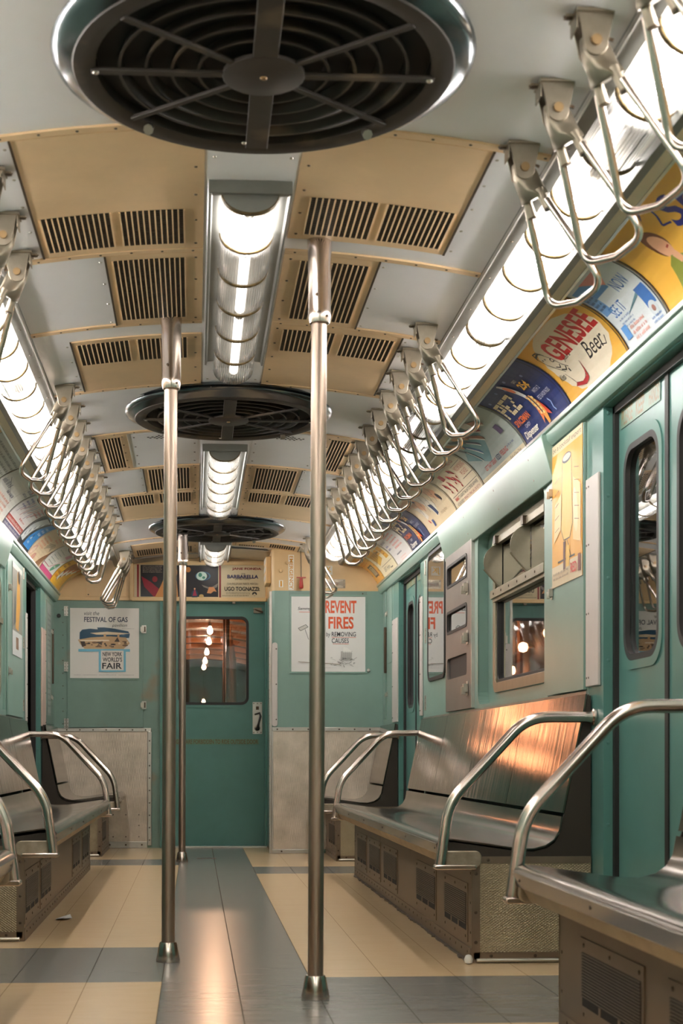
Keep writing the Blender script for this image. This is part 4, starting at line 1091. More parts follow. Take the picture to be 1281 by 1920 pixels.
# --- right side, nearest first
c, f = cardR(3.881, 3.22, C_(240, 184, 74)); w_ = c.w
c.ell(.20, .17, .045, .055, C_(120, 62, 36), 20).ell(.205, .155, .034, .046, C_(232, 176, 140), 20).line([(.215, .142), (.232, .146)], .006, C_(180, 60, 50))
c.poly([(.13, 0), (.16, .10), (.20, .12), (.26, .10), (.33, .08), (.34, 0)], C_(140, 146, 60)).poly([(.205, .115), (.235, .125), (.25, .09), (.22, .085)], C_(232, 176, 140))
c.poly([(.30, .02), (.36, .09), (.40, .10), (.40, .04), (.33, 0)], C_(226, 166, 130)).rect(.36, .03, .44, .13, C_(120, 130, 110)).txt('Sn', .34, .15, .52, .25, C_(40, 50, 140), .02, .3)
c.line([(.27, .245), (.30, .262), (.35, .255), (.33, .22), (.30, .19), (.34, .18)], .007, C_(40, 50, 140)); edge(c)
c.build('advertising_card', f, 'yellow card with a woman in green and blue script, nearest at right edge', 'advertisement', GRP, True)
c, f = cardR(4.247, 3.881, C_(214, 222, 224)); w_ = c.w
c.rect(.02, .19, .19, .262, C_(90, 150, 210)).poly([(.10, .262), (.23, .262), (.235, .235), (.19, .20)], C_(230, 150, 140)).rect(.012, .13, .075, .225, C_(110, 160, 210)).words(.018, .15, .07, .215, 4, NAVY, .6, 3)
c.txt('SEE IT', .055, .105, .155, .145, C_(80, 130, 200), .0, 0).txt('NOW', .20, .155, .30, .20, C_(80, 130, 200), .0, 0)
c.poly([(.13, .085), (.29, .115), (.30, .13), (.15, .092)], C_(110, 150, 160)).rect(.265, .06, .335, .13, C_(70, 120, 190)).ell(.295, .05, .03, .025, C_(200, 210, 214)).ell(.295, .05, .012, .010, C_(170, 120, 110))
c.words(.06, .06, .16, .10, 3, C_(120, 150, 190), .5, 4).rect(.03, .03, .075, .075, C_(90, 150, 210)).words(.09, .01, .21, .065, 3, C_(220, 140, 120), .6, 5).words(.25, .01, .33, .035, 2, C_(90, 140, 200), .6, 6); edge(c)
c.build('advertising_card', f, 'pale blue and white card reading SEE IT NOW, between yellow and cream cards', 'advertisement', GRP, True)
c, f = cardR(4.907, 4.247, C_(232, 176, 70)); w_ = c.w
pts = []
for k in range(40):
    a = 2 * pi * k / 40; r = 1 + .02 * sin(k * 2.7); pts.append((.325 + .285 * r * cos(a) * (1.0), .138 + .142 * r * sin(a)))
pts = [(min(max(x, .01), .64), min(max(y, .006), .27)) for x, y in pts]
c.poly(pts, CRM).txt('GENESEE', .150, .138, .600, .232, C_(206, 40, 44), .03).txt('Beer', .36, .075, .55, .135, INK, 0, .4).line([(.50, .085), (.54, .075), (.565, .10)], .004, INK)
c.line([(.055, .205), (.075, .232), (.105, .228), (.118, .20)], .006, INK).line([(.062, .215), (.10, .222), (.115, .212)], .008, INK).line([(.055, .205), (.062, .165), (.09, .135), (.13, .105)], .003, INK)
c.line([(.118, .20), (.135, .165), (.150, .135), (.18, .112)], .003, INK).ell(.125, .168, .012, .010, INK).ell(.126, .168, .008, .006, CRM).ell(.075, .19, .004, .004, INK).ell(.095, .188, .004, .004, INK).line([(.10, .14), (.125, .128), (.14, .14)], .005, INK)
c.line([(.12, .12), (.15, .108), (.165, .12)], .006, INK).ell(.17, .10, .005, .008, INK).line([(.11, .10), (.15, .05), (.22, .035), (.265, .055), (.28, .10)], .002, INK).poly([(.13, .040), (.22, .022), (.27, .034), (.285, .10), (.268, .065), (.255, .045), (.20, .038), (.15, .05)], C_(176, 34, 40))
c.txt('Just a', .19, .128, .27, .150, INK, 0, .4).txt('Kiss', .045, .085, .10, .11, INK, 0, .4); edge(c)
c.build('advertising_card', f, 'cream beer card reading GENESEE in red with a line-drawn face', 'advertisement', GRP, True)
def pez(c, f, lab):
    w_ = c.w
    for q, (x, y) in enumerate(((.05, .235), (.20, .245), (.36, .25), (.50, .215), (.28, .225))): c.ell(x, y, .010, .007, C_(120, 140, 200))
    def L(cells, x0, y0):
        for r, row in enumerate(cells):
            for k, ch in enumerate(row):
                if ch == '#': c.rect(x0 + k * .0225, y0 - r * .0175, x0 + k * .0225 + .0205, y0 - r * .0175 + .0155, C_(236, 214, 170))
    L(['###', '#.#', '###', '#..', '#..'], .020, .20); L(['###', '#..', '##.', '#..', '###'], .100, .20); L(['###', '..#', '.#.', '#..', '###'], .180, .20)
    c.txt('SPACEMAN', .035, .082, .235, .112, ORG, .03).txt('CANDY', .115, .058, .185, .074, C_(220, 216, 210), .0).txt('Dispenser', .045, .012, .245, .052, C_(240, 232, 214), .02, .25)
    c.txt('ONLY', .40, .215, .44, .230, C_(230, 230, 230)).txt('25¢', .395, .160, .48, .207, C_(240, 180, 60), .03).txt('WITH 2', .44, .132, .52, .150, C_(220, 220, 226)).txt('PEZ FLAVOR PACKS', .43, .100, .575, .118, C_(220, 220, 226))
    c.poly([(.285, .262), (.300, .265), (.325, .235), (.345, .195), (.365, .145), (.345, .130), (.318, .180), (.295, .225)], C_(226, 226, 230)).ell(.315, .215, .016, .030, C_(224, 120, 90), 25)
    c.poly([(.345, .150), (.385, .145), (.405, .10), (.415, .05), (.36, .055), (.340, .10)], C_(236, 170, 80)).poly([(.40, .12), (.455, .03), (.415, .045)], C_(214, 60, 40)).poly([(.345, .10), (.33, .02), (.365, .05)], C_(228, 120, 60)).poly([(.365, .055), (.41, .05), (.40, .012), (.375, .008)], C_(240, 150, 60))
    for k in range(5): c.ell(.362, .135 - k * .018, .009, .007, C_(244, 220, 150)).ell(.392, .130 - k * .018, .009, .007, C_(244, 220, 150))
    c.poly([(.365, .15), (.375, .15), (.385, .06), (.375, .06)], C_(60, 66, 90)).line([(.50, .085), (.515, .07), (.505, .045), (.52, .03)], .007, C_(150, 180, 220)); edge(c)
    c.build('advertising_card', f, lab, 'advertisement', GRP, True)
c, f = cardR(5.571, 4.907, C_(38, 52, 110)); pez(c, f, 'navy candy dispenser card with a rocket and 25 cents, just past the cream beer card')
c, f = cardR(6.40, 5.571, C_(176, 186, 180)); w_ = c.w
c.poly([(.02, .14), (.30, .27), (.52, .27), (.44, .16), (.30, .06)], C_(120, 160, 164)).rect(0, 0, w_, .028, C_(222, 208, 176)).txt('GET THAT GREAT', .14, .045, .36, .066, C_(206, 60, 60), .01).txt('KEDS', .375, .045, .445, .070, C_(60, 74, 120), .02).txt('FEELING', .46, .048, .58, .070, C_(206, 60, 60), .01)
def shoe(x0, y0, x1, y1, leg, sh, wd=.020):
    mx, my = x0 + (x1 - x0) * .5, y0 + (y1 - y0) * .5; c.line([(x0, y0), (mx, my)], wd * 1.2, leg).line([(mx, my), (x1, y1)], wd * .9, sh).ell(x1, y1, wd * .7, wd * .4, sh, -40)
    c.line([(mx + .01, my - wd * .5), (x1 + .005, y1 - wd * .6)], wd * .28, C_(230, 226, 214))
shoe(.02, .265, .20, .10, C_(90, 96, 96), C_(60, 70, 80)); shoe(.06, .27, .27, .13, C_(214, 160, 110), C_(70, 110, 150), .026); shoe(.13, .27, .34, .16, C_(80, 96, 104), C_(80, 80, 92), .022)
shoe(.20, .272, .44, .17, C_(206, 150, 100), C_(140, 90, 60), .03); shoe(.30, .273, .50, .205, C_(90, 110, 120), C_(160, 40, 50), .026); shoe(.44, .27, .60, .225, C_(232, 226, 214), C_(176, 130, 110), .04)
c.rect(.64, .12, .70, .165, C_(92, 74, 108)).words(.60, .055, .72, .075, 1, C_(60, 74, 140), .5, 4).words(.05, .004, .50, .022, 2, C_(120, 110, 90), .4, 5).txt('Keds of New York', .56, .005, .75, .022, C_(120, 90, 70), 0, .2); edge(c)
c.build('advertising_card', f, 'grey-green sneaker card with legs and canvas shoes above the right window hood', 'advertisement', GRP, True)
c, f = cardR(7.064, 6.40, C_(226, 210, 180)); w_ = c.w
c.txt('NOTICE-', .43, .195, .55, .222, C_(186, 70, 60), .01).line([(.42, .182), (.62, .182)], .002, INK).txt('NO SMOKING', .43, .145, .62, .172, C_(200, 110, 90), .0).txt('PLEASE!', .46, .112, .58, .136, C_(200, 110, 90), .0).line([(.42, .10), (.63, .10)], .002, INK).line([(.04, .066), (.63, .066)], .002, INK)
c.txt('WARNING', .06, .040, .14, .058, C_(200, 60, 50), .02).txt('IT IS AGAINST THE LAW TO SMOKE ANYWHERE', .15, .041, .60, .057, INK, .0).txt('IN THIS PROPERTY', .06, .014, .22, .030, INK, 0).txt('PENALTY: FINE, JAIL OR BOTH', .235, .013, .60, .031, C_(150, 40, 40), 0)
c.rect(.06, .20, .38, .262, C_(206, 190, 156)).txt('Smoking', .09, .225, .22, .252, INK, .01, .2).rect(.02, .17, .12, .21, C_(216, 200, 172)).rect(.14, .16, .20, .20, C_(176, 50, 50))
for x, y, r_ in ((.10, .13, -50), (.19, .12, -60), (.27, .15, -40), (.33, .12, -55), (.36, .17, -35)): c.ell(x, y, .036, .010, C_(184, 40, 44), r_).ell(x - .02, y + .005, .010, .006, INK, r_).ell(x + .012, y - .038, .010, .008, C_(184, 40, 44), 30)
edge(c)
c.build('advertising_card', f, 'cream NO SMOKING PLEASE card with small red figures', 'advertisement', GRP, True)
c, f = cardR(7.882, 7.064, C_(228, 206, 170)); w_ = c.w
c.poly([(.10, .26), (.24, .27), (.34, .16), (.26, .12), (.14, .18)], C_(228, 178, 138)).poly([(.50, .27), (.62, .26), (.70, .17), (.64, .11), (.56, .16)], C_(228, 172, 130)).ell(.67, .13, .03, .022, C_(60, 50, 60), -40).poly([(.30, .22), (.42, .23), (.50, .12), (.42, .05), (.34, .12)], C_(232, 222, 206))
c.poly([(.37, .14), (.44, .13), (.45, .07), (.40, .06)], C_(46, 66, 110)).poly([(.12, .18), (.20, .17), (.22, .09), (.15, .08)], C_(236, 226, 210)).ell(.16, .065, .02, .009, C_(200, 50, 44), -30).words(.02, .19, .13, .262, 3, C_(220, 120, 100), .5, 6).ell(.25, .215, .02, .012, C_(60, 70, 110), -30)
for k in range(16):
    x, y = .15 + .034 * k, .10 + .10 * ((k * 7) % 5) / 5; c.line([(x, y), (x + .03, y + .035), (x + .02, y + .05)], .0028, C_(70, 56, 60))
c.rect(.22, .025, .26, .065, C_(52, 78, 140)).txt('for the Young Moderns', .50, .045, .66, .068, C_(150, 120, 80), 0, .3).poly([(.60, .27), (.75, .27), (.72, .22)], C_(70, 100, 140)); edge(c)
c.build('advertising_card', f, 'cream fashion card with sketched figures, between the no smoking card and the far navy card', 'advertisement', GRP, True)
c, f = cardR(8.515, 7.882, C_(52, 62, 104)); pez(c, f, 'second navy candy card with a rocket, farther down the right wall')
c, f = cardR(9.15, 8.515, C_(222, 220, 216)); w_ = c.w
c.words(.24, .09, .50, .24, 6, C_(232, 110, 90), .55, 8).words(.03, .17, .17, .20, 1, NAVY, .7, 9).words(.05, .11, .13, .16, 2, C_(90, 110, 190), .6, 10).words(.16, .055, .34, .075, 1, NAVY, .6, 12).words(.20, .01, .42, .04, 2, C_(232, 170, 150), .5, 13); edge(c)
c.build('advertising_card', f, 'white card with six lines of coral print beside the far navy card', 'advertisement', GRP, True)
c, f = cardR(9.805, 9.15, C_(226, 214, 180)); w_ = c.w
c.poly([(.06, .20), (.30, .24), (.36, .12), (.12, .09)], C_(232, 180, 60)).rect(.34, .15, .44, .20, C_(236, 180, 60)).rect(.46, .10, .58, .20, C_(236, 176, 50)).rect(.30, .21, .44, .25, C_(232, 196, 120)).words(.36, .16, .43, .19, 1, INK, .5, 2).words(.48, .12, .56, .18, 2, C_(180, 90, 50), .5, 3)
for k in range(12): c.line([(.07 + .024 * k, .11 + .004 * k), (.10 + .024 * k, .19)], .006, INK if k % 3 else C_(200, 80, 60))
c.line([(.14, .075), (.60, .075)], .002, INK).txt('LEVIT-Hydrox', .16, .022, .42, .062, C_(110, 110, 90), 0, .15).line([(.42, .03), (.50, .03)], .006, INK); edge(c)
c.build('advertising_card', f, 'yellow and cream card with scribbled black marks, second card from the right end wall', 'advertisement', GRP, True)
c, f = cardR(10.19, 9.805, C_(236, 176, 78)); w_ = c.w
c.rect(.10, .05, .27, .15, C_(64, 56, 48)).rect(.115, .062, .235, .138, C_(190, 176, 150)).line([(.16, .075), (.16, .125), (.20, .125), (.20, .075)], .006, INK).words(.04, .165, .25, .25, 4, C_(214, 90, 50), .4, 4).rect(.245, .04, .262, .11, C_(190, 60, 50))
for k in range(5): c.ell(.012, .03 + .05 * k, .006, .006, BLK).ell(.345, .03 + .05 * k, .006, .006, BLK)
c.build('advertising_card', f, 'orange card with a small drawn cabinet, against the right end wall', 'advertisement', GRP, True)

# --- left side
c, f = cardL(6.15, 6.90, C_(214, 214, 208)); c.words(.02, .02, .72, .26, 9, C_(60, 60, 62), .55, 21).rect(.60, .02, .72, .10, C_(120, 120, 120)); edge(c)
c.build('advertising_card', f, 'grey newsprint card of dense small print at the left picture edge', 'advertisement', GRL, True)
c, f = cardL(6.90, 7.60, C_(222, 220, 212)); c.words(.05, .15, .28, .19, 1, NAVY, .8, 22).words(.30, .13, .50, .16, 1, NAVY, .7, 23).words(.10, .02, .55, .12, 4, C_(228, 140, 120), .6, 24).words(.55, .19, .68, .25, 2, C_(60, 66, 120), .6, 25).rect(.62, .24, .64, .255, RD).line([(.10, .20), (.52, .12)], .002, INK).line([(.52, .02), (.52, .26)], .002, INK); edge(c)
c.build('advertising_card', f, 'white card with blue script and coral blocks of print, left side', 'advertisement', GRL, True)
c, f = cardL(7.60, 8.229, C_(226, 222, 220)); c.rect(.0, .052, .61, .082, C_(206, 74, 70)).rect(0, .018, .61, .044, C_(70, 64, 124)).words(.02, .055, .60, .080, 1, WHT, .7, 31).words(.02, .02, .60, .042, 1, WHT, .7, 32)
for k in range(9): c.line([(.10 + .045 * k, .12 + .02 * (k % 3)), (.16 + .045 * k, .21 - .02 * (k % 2)), (.14 + .05 * k, .235)], .005, C_(206, 60, 70) if k % 2 else C_(70, 70, 150))
c.words(.05, .16, .18, .24, 3, C_(90, 90, 170), .5, 33).words(.42, .18, .58, .25, 3, C_(210, 70, 70), .5, 34).words(.30, .095, .50, .12, 1, C_(206, 60, 70), .5, 35); edge(c)
c.build('advertising_card', f, 'white card scribbled in red and blue over red and navy bands, left side', 'advertisement', GRL, True)
c, f = cardL(8.229, 8.737, C_(0, 132, 206)); c.poly([(0, 0), (.20, 0), (.24, .10), (.36, .25), (.0, .25)], C_(40, 50, 60)).poly([(.02, .05), (.14, .04), (.20, .13), (.30, .24), (.12, .24), (.04, .16)], C_(206, 212, 214))
for k in range(10): c.ell(.06 + .022 * k, .07 + .016 * k, .020, .012, C_(150, 160, 168) if k % 2 else C_(236, 238, 238), 40)
c.rect(.0, 0, .49, .028, C_(40, 40, 46)).words(.10, .006, .45, .024, 1, C_(220, 220, 220), .5, 41).words(.28, .05, .34, .11, 2, WHT, .7, 42).words(.36, .13, .46, .22, 3, C_(220, 232, 240), .6, 43).words(.30, .10, .37, .14, 1, NAVY, .7, 44); edge(c, C_(210, 210, 204))
c.build('advertising_card', f, 'bright blue card with a white photograph, left side', 'advertisement', GRL, True)
c, f = cardL(8.737, 9.411, C_(222, 200, 164)); c.words(.10, .10, .34, .20, 4, C_(230, 130, 80), .6, 51).words(.36, .20, .50, .25, 2, C_(226, 120, 70), .6, 52).ell(.10, .06, .08, .035, C_(214, 170, 150), 20).ell(.10, .056, .06, .022, C_(228, 206, 180), 20).ell(.22, .02, .08, .03, C_(206, 150, 130), 20)
for k in range(5): c.line([(.36, .12 + .012 * k), (.50, .16 + .008 * k), (.58, .13 + .012 * k)], .004, C_(100, 90, 66))
c.poly([(.38, 0), (.62, .12), (.64, .16), (.66, .10), (.58, 0)], C_(140, 96, 60)); edge(c)
c.build('advertising_card', f, 'tan card with orange print and curled shapes, left side', 'advertisement', GRL, True)
c, f = cardL(9.411, 10.084, C_(214, 214, 206)); c.rect(0, 0, .66, .05, C_(196, 60, 120)).words(.10, .09, .36, .22, 5, C_(60, 110, 96), .3, 61).ell(.50, .10, .10, .028, C_(70, 150, 116), 22).words(.46, .09, .56, .115, 1, WHT, .6, 62).line([(.02, .07), (.30, .07), (.46, .12), (.64, .20)], .005, C_(200, 60, 120)).rect(.44, .20, .56, .25, C_(214, 150, 176)); edge(c)
c.build('advertising_card', f, 'white, magenta and green card, left side above the open doorway', 'advertisement', GRL, True)
c, f = cardL(10.084, 10.735, C_(240, 186, 40)); c.poly([(.22, .05), (.62, .20), (.63, .27), (.20, .25)], C_(150, 84, 44))
for k in range(4): c.poly([(.20 + .10 * k, .07 + .035 * k), (.26 + .10 * k, .055 + .035 * k), (.30 + .10 * k, .12 + .035 * k), (.24 + .10 * k, .14 + .035 * k)], C_(222, 226, 220)).poly([(.27 + .09 * k, .13 + .03 * k), (.33 + .09 * k, .115 + .03 * k), (.34 + .09 * k, .15 + .03 * k), (.29 + .09 * k, .165 + .03 * k)], C_(206, 90, 40))
c.words(.03, .06, .18, .13, 2, C_(176, 70, 40), .8, 71).words(.04, .15, .16, .22, 2, C_(150, 40, 40), .6, 72); edge(c)
c.build('advertising_card', f, 'yellow card with white and orange packets, left side near the end wall', 'advertisement', GRL, True)
c, f = cardL(10.735, 10.84, C_(206, 180, 130)); c.line([(.02, .05), (.08, .15)], .004, INK)
c.build('advertising_card', f, 'sliver of a plain tan card in the far left corner of the cove', 'advertisement', GRL, True)

# --- posters
fp = lambda u0, v0, y: (lambda u, v, d: (u0 + u, y - .002 - d, v0 + v))
def frame(u0, v0, u1, v1, fn, parent, mt=GREEN, wd=.010, th=.006):
    m = M(); m.plate((u0 - wd, v0 - wd, u1 + wd, v1 + wd, .001), (u0, v0, u1, v1, .0005), 0, th, mt, fn, 1); return m.build('poster_frame', parent, smooth=False)
# fair poster
root = thing('poster', 'white NEW YORK WORLD\'S FAIR poster on the end wall left of the door', 'poster', (-.82, YE - .01, 1.27))
frame(-1.078, 1.272, -.560, 1.800, endfn(YE - .008), root, GREENW, .012, .004)
c = Cv(.514, .524, C_(222, 218, 210)); k_ = .514 / 882
X = lambda px: (px - 85) * k_
Yv = lambda py: (1038 - py) * (.524 / 902)
TB = C_(28, 72, 96); LB = C_(116, 184, 206); SND = C_(196, 160, 118); SH = C_(70, 56, 46)
c.txt('visit the', X(265), Yv(228), X(458), Yv(178), INK, 0, .25).txt('FESTIVAL OF GAS', X(265), Yv(316), X(822), Yv(250), C_(22, 38, 62), .02).txt('pavilion', X(622), Yv(388), X(812), Yv(336), INK, 0, .25).words(X(748), Yv(404), X(905), Yv(396), 1, INK, .6, 2)
c.poly([(X(x), Yv(y)) for x, y in ((205, 540), (208, 450), (240, 415), (340, 402), (440, 410), (430, 386), (520, 384), (650, 400), (830, 435), (850, 470), (840, 520), (600, 530), (350, 545))], TB)
c.poly([(X(x), Yv(y)) for x, y in ((340, 458), (560, 440), (852, 462), (700, 480), (420, 478))], C_(222, 200, 168)).rect(X(515), Yv(540), X(545), Yv(470), SND).rect(X(690), Yv(540), X(715), Yv(470), SND)
c.poly([(X(x), Yv(y)) for x, y in ((185, 545), (350, 515), (600, 500), (800, 515), (848, 590), (770, 662), (270, 662), (215, 600))], SND)
c.poly([(X(x), Yv(y)) for x, y in ((215, 565), (270, 560), (290, 620), (240, 640))], SH).poly([(X(x), Yv(y)) for x, y in ((650, 570), (690, 510), (720, 570))], SH).poly([(X(x), Yv(y)) for x, y in ((200, 548), (580, 545), (590, 562), (230, 565))], C_(230, 212, 184))
rr = random.Random(5)
for q in range(26):
    x, y = rr.uniform(290, 820), rr.uniform(565, 640); c.ell(X(x), Yv(y), rr.uniform(.006, .022), rr.uniform(.003, .008), rr.choice([SH, C_(120, 92, 66), C_(222, 196, 156)]))
c.rect(X(192), Yv(698), X(852), Yv(664), LB).rect(X(452), Yv(958), X(798), Yv(698), LB).rect(X(480), Yv(938), X(770), Yv(684), C_(222, 214, 204))
c.txt('NEW YORK', X(502), Yv(758), X(750), Yv(702), INK, .02).txt("WORLD'S", X(502), Yv(828), X(750), Yv(770), INK, .02).txt('FAIR', X(496), Yv(920), X(748), Yv(842), INK, .02)
c.words(X(135), Yv(1004), X(220), Yv(992), 1, INK, .5, 3).words(X(245), Yv(1004), X(432), Yv(992), 1, INK, .5, 4).words(X(458), Yv(1004), X(680), Yv(992), 1, INK, .5, 5).words(X(704), Yv(1004), X(902), Yv(992), 1, INK, .5, 6)
c.build('poster_sheet', fp(-1.076, 1.274, YE - .008), parent=root)
# fire poster
root = thing('poster', 'white PREVENT FIRES poster with orange lettering on the right end wall', 'poster', (.80, 10.19, 1.29))
frame(.540, 1.289, 1.068, 1.824, endfn(10.2), root, GREEN, .012, .006)
m = M(); m.box(.530, 1.080, 1.824, 1.860, 0, .005, GREENW, fb); m.dome(fb(1.05, 1.845, .005), .005, SCREW, (0, -1, 0)); m.build('top_strip', root, smooth=False)
c = Cv(.528, .533, C_(226, 224, 220)); sx_ = .528 / 785; X = lambda px: (px - 287) * sx_; Yv = lambda py: (1388 - py) * (.533 / 812)
OR = C_(216, 84, 36); c.txt('PREVENT', X(600), Yv(755), X(978), Yv(618), OR, .03).txt('FIRES', X(680), Yv(925), X(948), Yv(792), OR, .03).txt('by', X(656), Yv(1020), X(700), Yv(960), INK, .0, .1).txt('REMOVING', X(715), Yv(1007), X(972), Yv(957), INK, .01).txt('CAUSES', X(715), Yv(1078), X(896), Yv(1026), INK, .01)
c.line([(X(715), Yv(1016)), (X(972), Yv(1016))], .003, OR).line([(X(725), Yv(1087)), (X(896), Yv(1087))], .003, OR).txt('Sammy Says', X(356), Yv(730), X(590), Yv(690), INK, .01, .2).line([(X(368), Yv(744)), (X(500), Yv(744))], .003, OR)
c.poly([(X(360), Yv(920)), (X(440), Yv(880)), (X(465), Yv(905)), (X(385), Yv(948))], C_(200, 198, 190)).line([(X(360), Yv(920)), (X(440), Yv(880)), (X(465), Yv(905)), (X(385), Yv(948)), (X(360), Yv(920))], .003, INK).line([(X(432), Yv(930)), (X(470), Yv(1040))], .003, INK)
GRY = C_(150, 148, 142)
c.poly([(X(805), Yv(1260)), (X(815), Yv(1165)), (X(935), Yv(1165)), (X(925), Yv(1270))], C_(196, 194, 188)).poly([(X(835), Yv(1180)), (X(840), Yv(1120)), (X(880), Yv(1130)), (X(940), Yv(1180))], C_(236, 234, 228))
rr = random.Random(9)
for q in range(34):
    x, y = rr.uniform(700, 960), rr.uniform(1235, 1325); c.line([(X(x), Yv(y)), (X(x + rr.uniform(10, 50)), Yv(y + rr.uniform(-25, 20)))], rr.uniform(.001, .004), rr.choice([INK, GRY, C_(110, 106, 100)]))
for q in range(12): c.line([(X(812 + q * 10), Yv(1170)), (X(816 + q * 9), Yv(1262))], .0015, INK if q % 2 else GRY)
c.line([(X(360), Yv(1282)), (X(470), Yv(1290)), (X(700), Yv(1300)), (X(800), Yv(1310))], .005, C_(150, 140, 126)).words(X(640), Yv(1350), X(770), Yv(1340), 1, INK, .3, 4)
c.build('poster_sheet', fp(.540, 1.290, 10.2), parent=root)
# film banner above the door: plain generic space picture
root = thing('film_banner', 'dark film banner with JANE FONDA and BARBARELLA lettering above the end door', 'banner', (-.1, YE - .02, 1.88))
c = Cv(.985, .245, C_(206, 190, 156)); sx_ = .985 / 1115; X = lambda px: (px - 65) * sx_; Yv = lambda py: (400 - py) * (.245 / 312)
c.rect(X(88), 0, X(105), .245, C_(140, 30, 34)).rect(X(118), .004, X(778), .241, C_(30, 27, 32)).rect(X(786), 0, X(802), .245, C_(130, 28, 34))
c.poly([(X(125), Yv(200)), (X(200), Yv(250)), (X(285), Yv(330)), (X(270), Yv(395)), (X(230), Yv(395)), (X(150), Yv(300))], C_(150, 24, 44)).ell(X(240), Yv(228), .02, .022, C_(150, 30, 40)).words(X(136), Yv(168), X(300), Yv(98), 5, C_(200, 180, 160), .5, 2)
c.poly([(X(240), Yv(398)), (X(290), Yv(290)), (X(325), Yv(200)), (X(425), Yv(240)), (X(438), Yv(398))], C_(206, 140, 76)).ell(X(380), Yv(160), .045, .05, C_(190, 130, 60)).ell(X(522), Yv(135), .02, .02, C_(180, 120, 60))
c.ell(X(648), Yv(195), .058, .033, C_(30, 90, 120)).ell(X(645), Yv(195), .050, .028, C_(24, 40, 56)).ell(X(637), Yv(195), .040, .033, C_(190, 214, 204)).ell(X(625), Yv(185), .014, .016, C_(60, 130, 110)).ell(X(655), Yv(210), .012, .010, C_(60, 130, 110))
c.ell(X(578), Yv(372), .026, .034, C_(26, 60, 80)).poly([(X(560), Yv(385)), (X(578), Yv(310)), (X(598), Yv(385))], C_(160, 40, 70)).ell(X(578), Yv(318), .006, .007, C_(214, 160, 120)).ell(X(635), Yv(388), .018, .014, C_(200, 170, 110))
c.poly([(X(635), Yv(278)), (X(715), Yv(308)), (X(778), Yv(262)), (X(768), Yv(300)), (X(722), Yv(330)), (X(655), Yv(300))], C_(124, 116, 108)).poly([(X(700), Yv(300)), (X(740), Yv(300)), (X(765), Yv(345)), (X(740), Yv(340)), (X(715), Yv(362)), (X(682), Yv(358))], C_(206, 140, 90))
c.txt('JANE FONDA', X(896), Yv(140), X(1146), Yv(112), C_(130, 26, 36), .03).txt('SEE', X(975), Yv(178), X(1010), Yv(166), INK, 0).txt('BARBARELLA', X(856), Yv(216), X(1120), Yv(182), C_(36, 40, 90), .03).txt('DO HER THING!!', X(922), Yv(230), X(1052), Yv(212), INK, 0)
c.txt('JOHN PHILLIP LAW  MARCEL MARCEAU', X(852), Yv(285), X(1118), Yv(258), C_(110, 100, 86), 0).txt('UGO TOGNAZZI:', X(832), Yv(336), X(1132), Yv(296), C_(24, 28, 40), .02).words(X(845), Yv(368), X(1050), Yv(346), 2, INK, .5, 6).words(X(812), Yv(388), X(1040), Yv(374), 1, INK, .6, 7)
c.ell(X(1088), Yv(364), .018, .015, INK).poly([(X(1068), Yv(380)), (X(1088), Yv(356)), (X(1108), Yv(380))], C_(206, 190, 156))
c.build('banner_sheet', fp(-.598, 1.883, YE), parent=root)
# orange cocktail poster
ft = lambda y0, z0, x: (lambda u, v, d: (x - .0015 - d, y0 - u, z0 + v))
root = thing('poster', 'orange cocktail poster with a tall glass, on the right wall beside the near door', 'poster', (XW - .014, 5.06, 1.31))
c = Cv(.415, .523, C_(240, 176, 70)); c.rect(0, .485, .415, .523, C_(220, 206, 170)).txt('be a cocktail expert', .012, .490, .40, .514, C_(120, 96, 60), .0, .1).rect(0, 0, .415, .075, C_(226, 206, 170))
c.poly([(.15, .44), (.27, .44), (.29, .20), (.25, .155), (.17, .155), (.13, .20)], C_(246, 196, 100)).line([(.15, .44), (.13, .20), (.17, .155), (.25, .155), (.29, .20), (.27, .44)], .004, INK).ell(.21, .445, .062, .018, INK).ell(.21, .447, .054, .012, C_(200, 190, 170))
c.line([(.20, .155), (.18, .09)], .004, INK).line([(.215, .155), (.27, .085)], .004, INK).line([(.09, .085), (.32, .085)], .006, INK).rect(.165, .05, .195, .15, C_(90, 40, 34)).rect(.20, .055, .25, .13, C_(240, 190, 80)).poly([(.05, .30), (.14, .33), (.13, .20), (.03, .16)], C_(248, 214, 150)).poly([(.30, .36), (.40, .32), (.40, .12), (.30, .14)], C_(246, 208, 140)).ell(.33, .24, .03, .08, C_(250, 226, 180), 10)
for k in range(5): c.line([(.05, .20 + .045 * k), (.11, .21 + .045 * k)], .0025, C_(150, 100, 40)).line([(.32, .21 + .045 * k), (.38, .20 + .045 * k)], .0025, C_(150, 100, 40))
c.txt('RED', .27, .025, .35, .06, C_(214, 60, 50), .02).words(.03, .02, .24, .055, 2, C_(120, 90, 60), .5, 3).rect(.37, .02, .40, .08, C_(120, 40, 30))
c.build('poster_sheet', ft(5.280, 1.315, XW - .012), parent=root)
